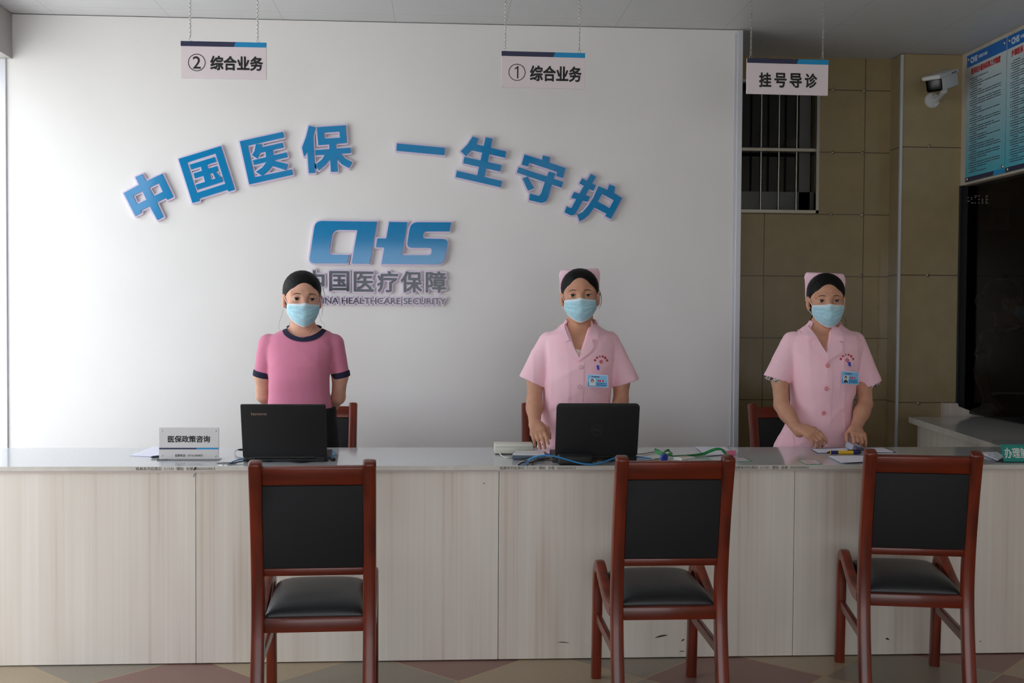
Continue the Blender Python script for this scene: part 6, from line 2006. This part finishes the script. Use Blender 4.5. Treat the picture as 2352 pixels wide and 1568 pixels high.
# ================================================================== notice boards on the fascia over the ticket window
def poster_mat():
    m = bpy.data.materials.new('printed notice'); m.use_nodes = True
    t = m.node_tree; p = t.nodes['Principled BSDF']
    c = t.nodes.new('ShaderNodeTexCoord'); s = t.nodes.new('ShaderNodeSeparateXYZ'); t.links.new(c.outputs['Object'], s.inputs[0])
    r = t.nodes.new('ShaderNodeValToRGB')
    r.color_ramp.elements[0].position = .05; r.color_ramp.elements[0].color = rgb(78, 176, 200)
    r.color_ramp.elements[1].position = .7; r.color_ramp.elements[1].color = rgb(206, 214, 220)
    t.links.new(s.outputs[2], r.inputs[0]); t.links.new(r.outputs[0], p.inputs['Base Color'])
    p.inputs['Roughness'].default_value = .2
    return m
M_POST = poster_mat()
Y0 = at(2225, 200, X=XR).y; Y1 = at(2317, 200, X=XR).y
pz0, pz1 = FZ + .012, CEIL - .03
rp = random.Random(11)
def notice(ya, wd, title, label, indent):
    r = empty('notice_board', (XR - .002, ya, pz0), label, 'notice board', 'notice boards over the ticket window')
    H = pz1 - pz0
    f = lambda u, v, t: (-t, -u, v)
    MB().loops([[(0, 0), (wd, 0), (wd, H), (0, H)]], f, 0, .010).build('panel', M_POST, r, False)
    MB().loops([[(0, H * .905), (wd, H * .905), (wd, H), (0, H)]], f, .0102, .0108).build('header_band', mat('royal blue print', rgb(24, 104, 190), .25), r, False)
    MB().loops([[(0, 0), (wd * .72, 0), (wd * .74, H * .035), (0, H * .035)]], f, .0102, .0108).build('footer_band', M_NAVY, r, False)
    MB().loops([[(wd * .73, 0), (wd, 0), (wd, H * .035), (wd * .75, H * .035)]], f, .0102, .0108).build('footer_band', M_SKYB, r, False)
    wm = mat('pale print', rgb(200, 218, 236), .4)
    t = MB(); text_into(t, 'CHS', (wd * .10, H * .93, wd * .27, H * .972), f, .003, .011, .011)
    text_into(t, '中国医疗保障', (wd * .30, H * .942, wd * .53, H * .966), f, .0008, .011, .011, res=1)
    t.build('header_logo', wm, r, False, recalc=False)
    t = MB(); text_into(t, title[0], (wd * title[1], H * .838, wd * title[2], H * .886), f, .0013, .011, .011)
    t.build('title', mat('red print', rgb(200, 36, 44), .4), r, False, recalc=False)
    t = MB(); v = .80; n = 0
    while v > .065:
        u = .09 + (.05 if n % 4 == indent else 0); end = u + rp.choice((.78, .8, .62, .45, .3)) if n % 4 != indent else u + .14
        k = 0
        while u < min(end, .93):
            cw = rp.uniform(.010, .02)
            t.loops([[(wd * u, H * v), (wd * (u + cw), H * v), (wd * (u + cw), H * (v + .0075)), (wd * u, H * (v + .0075))]], f, .0102, .0106)
            u += cw + (.005 if k % 9 else .016); k += 1
        v -= .0175; n += 1
    t.build('small_print', mat('faded print', rgb(70, 78, 92), .5), r, False)
    for u, v in ((.04, .965), (.94, .965), (.05, .02), (.95, .05)):
        MB().ball((-.011, -wd * u, H * v), (.005, .011, .011), 10).build('screw_cap', M_CHROME, r)
    return r
wd = Y0 - Y1
notice(Y0, wd - .008, ('医保经办服务机构工作制度', .12, .86), 'blue headed notice board with a long red title, next to the tiled pillar', 1)
notice(Y1, wd, ('乡镇医保', .10, .36), 'second blue headed notice board, with a short red title, beside the long titled one', 0)

# ================================================================== surveillance camera on the pillar
pl = at(2141, 231, Y=PIL_Y)
r = empty('surveillance_camera', pl, 'white bullet surveillance camera on the tiled pillar', 'camera')
M_CCTV = mat('camera white', rgb(205, 205, 205), .4)
mb = MB().tube([(0, 0, 0), (0, -.012, 0)], [.046, .042], 24); mb.build('mount_plate', M_CCTV, r)
body_c = at(2163, 188, Y=PIL_Y - .22) - pl
ax = Vector((-.70, -.62, -.28)).normalized()
jt = body_c - Vector((0, 0, .055)) + ax * -.03
mb = MB().tube(catmull([(0, -.01, 0), (.015, -.05, 0), (jt.x * .7, jt.y * .8, jt.z * .3), (jt.x, jt.y, jt.z * .75), tuple(jt)], 5), .015, 14).ball(tuple(jt), .021, 16); mb.build('bracket_arm', M_CCTV, r)
sd = ax.cross(Vector((0, 0, 1))).normalized(); up_ = sd.cross(ax)
mx = Matrix(((sd.x, ax.x, up_.x, body_c.x), (sd.y, ax.y, up_.y, body_c.y), (sd.z, ax.z, up_.z, body_c.z), (0, 0, 0, 1))) @ Matrix.Scale(1.18, 4)
MB().box((-.042, -.10, -.036), (.042, .085, .036), .012, 3, mtx=mx).build('housing', M_CCTV, r)
MB().box((-.048, -.105, .024), (.048, .118, .046), .010, 3, mtx=mx).build('sun_shield', M_CCTV, r)
mb = MB().box((-.038, .083, -.034), (.038, .092, .030), .010, 3, mtx=mx); mb.build('lens_window', M_BLACKGL, r)
mb = MB()
for k in range(5): mb.box((-.0488, -.07 + .012 * k, .030), (-.0478, -.062 + .012 * k, .038), mtx=mx)
mb.build('side_print', mat('grey camera print', rgb(90, 90, 92), .5), r, False)
bt = MB()
for dx, dz_ in ((0, .034), (0, -.034)): bt.ball((dx, -.014, dz_), (.005, .003, .005), 8)
bt.build('bolt', M_CHROME, r)

# ================================================================== inside the ticket room
IY = 8.86
a, b = at(2208, 470, Y=IY), at(2268, 447, Y=IY)
r = empty('block_panel', (a.x, IY, a.z), 'dim panel of small pale blocks inside the dark ticket room', 'display')
MB().box((-.02, -.03, -.03), (b.x - a.x + .5, 0, b.z - a.z + .03), .004).build('casing', M_BLACKGL, r, False)
block_mat = bpy.data.materials.new('pale block glow'); block_mat.use_nodes = True  # small pale blocks given a faint emission
lp = block_mat.node_tree.nodes['Principled BSDF']; lp.inputs['Emission Color'].default_value = (.75, .72, .85, 1); lp.inputs['Emission Strength'].default_value = .12; lp.inputs['Base Color'].default_value = (0.02, 0.02, 0.02, 1)
mb = MB(); rl = random.Random(5); W_, H_ = b.x - a.x, b.z - a.z
for k in range(7):
    for j in range(5):
        if rl.random() < .62:
            u, v = W_ * (.02 + k * .14), H_ * (.1 + j * .17)
            mb.box((u, -.0315, v), (u + W_ * rl.choice((.05, .1)), -.0302, v + H_ * .10))
mb.build('lit_dots', block_mat, r, False)
a, b = at(2271, 528, Y=IY), at(2316, 446, Y=IY)
r = empty('wall_plaque', (a.x, IY, a.z), 'dark red plaque on the far wall of the ticket room', 'plaque')
MB().box((0, -.02, 0), (b.x - a.x, 0, b.z - a.z), .003).build('board', mat('dark plaque frame', rgb(70, 62, 60), .4), r, False)
MB().box((.02, -.022, .06), (b.x - a.x - .02, -.0195, b.z - a.z - .02)).build('red_panel', mat('dark red', rgb(120, 28, 30), .5), r, False)
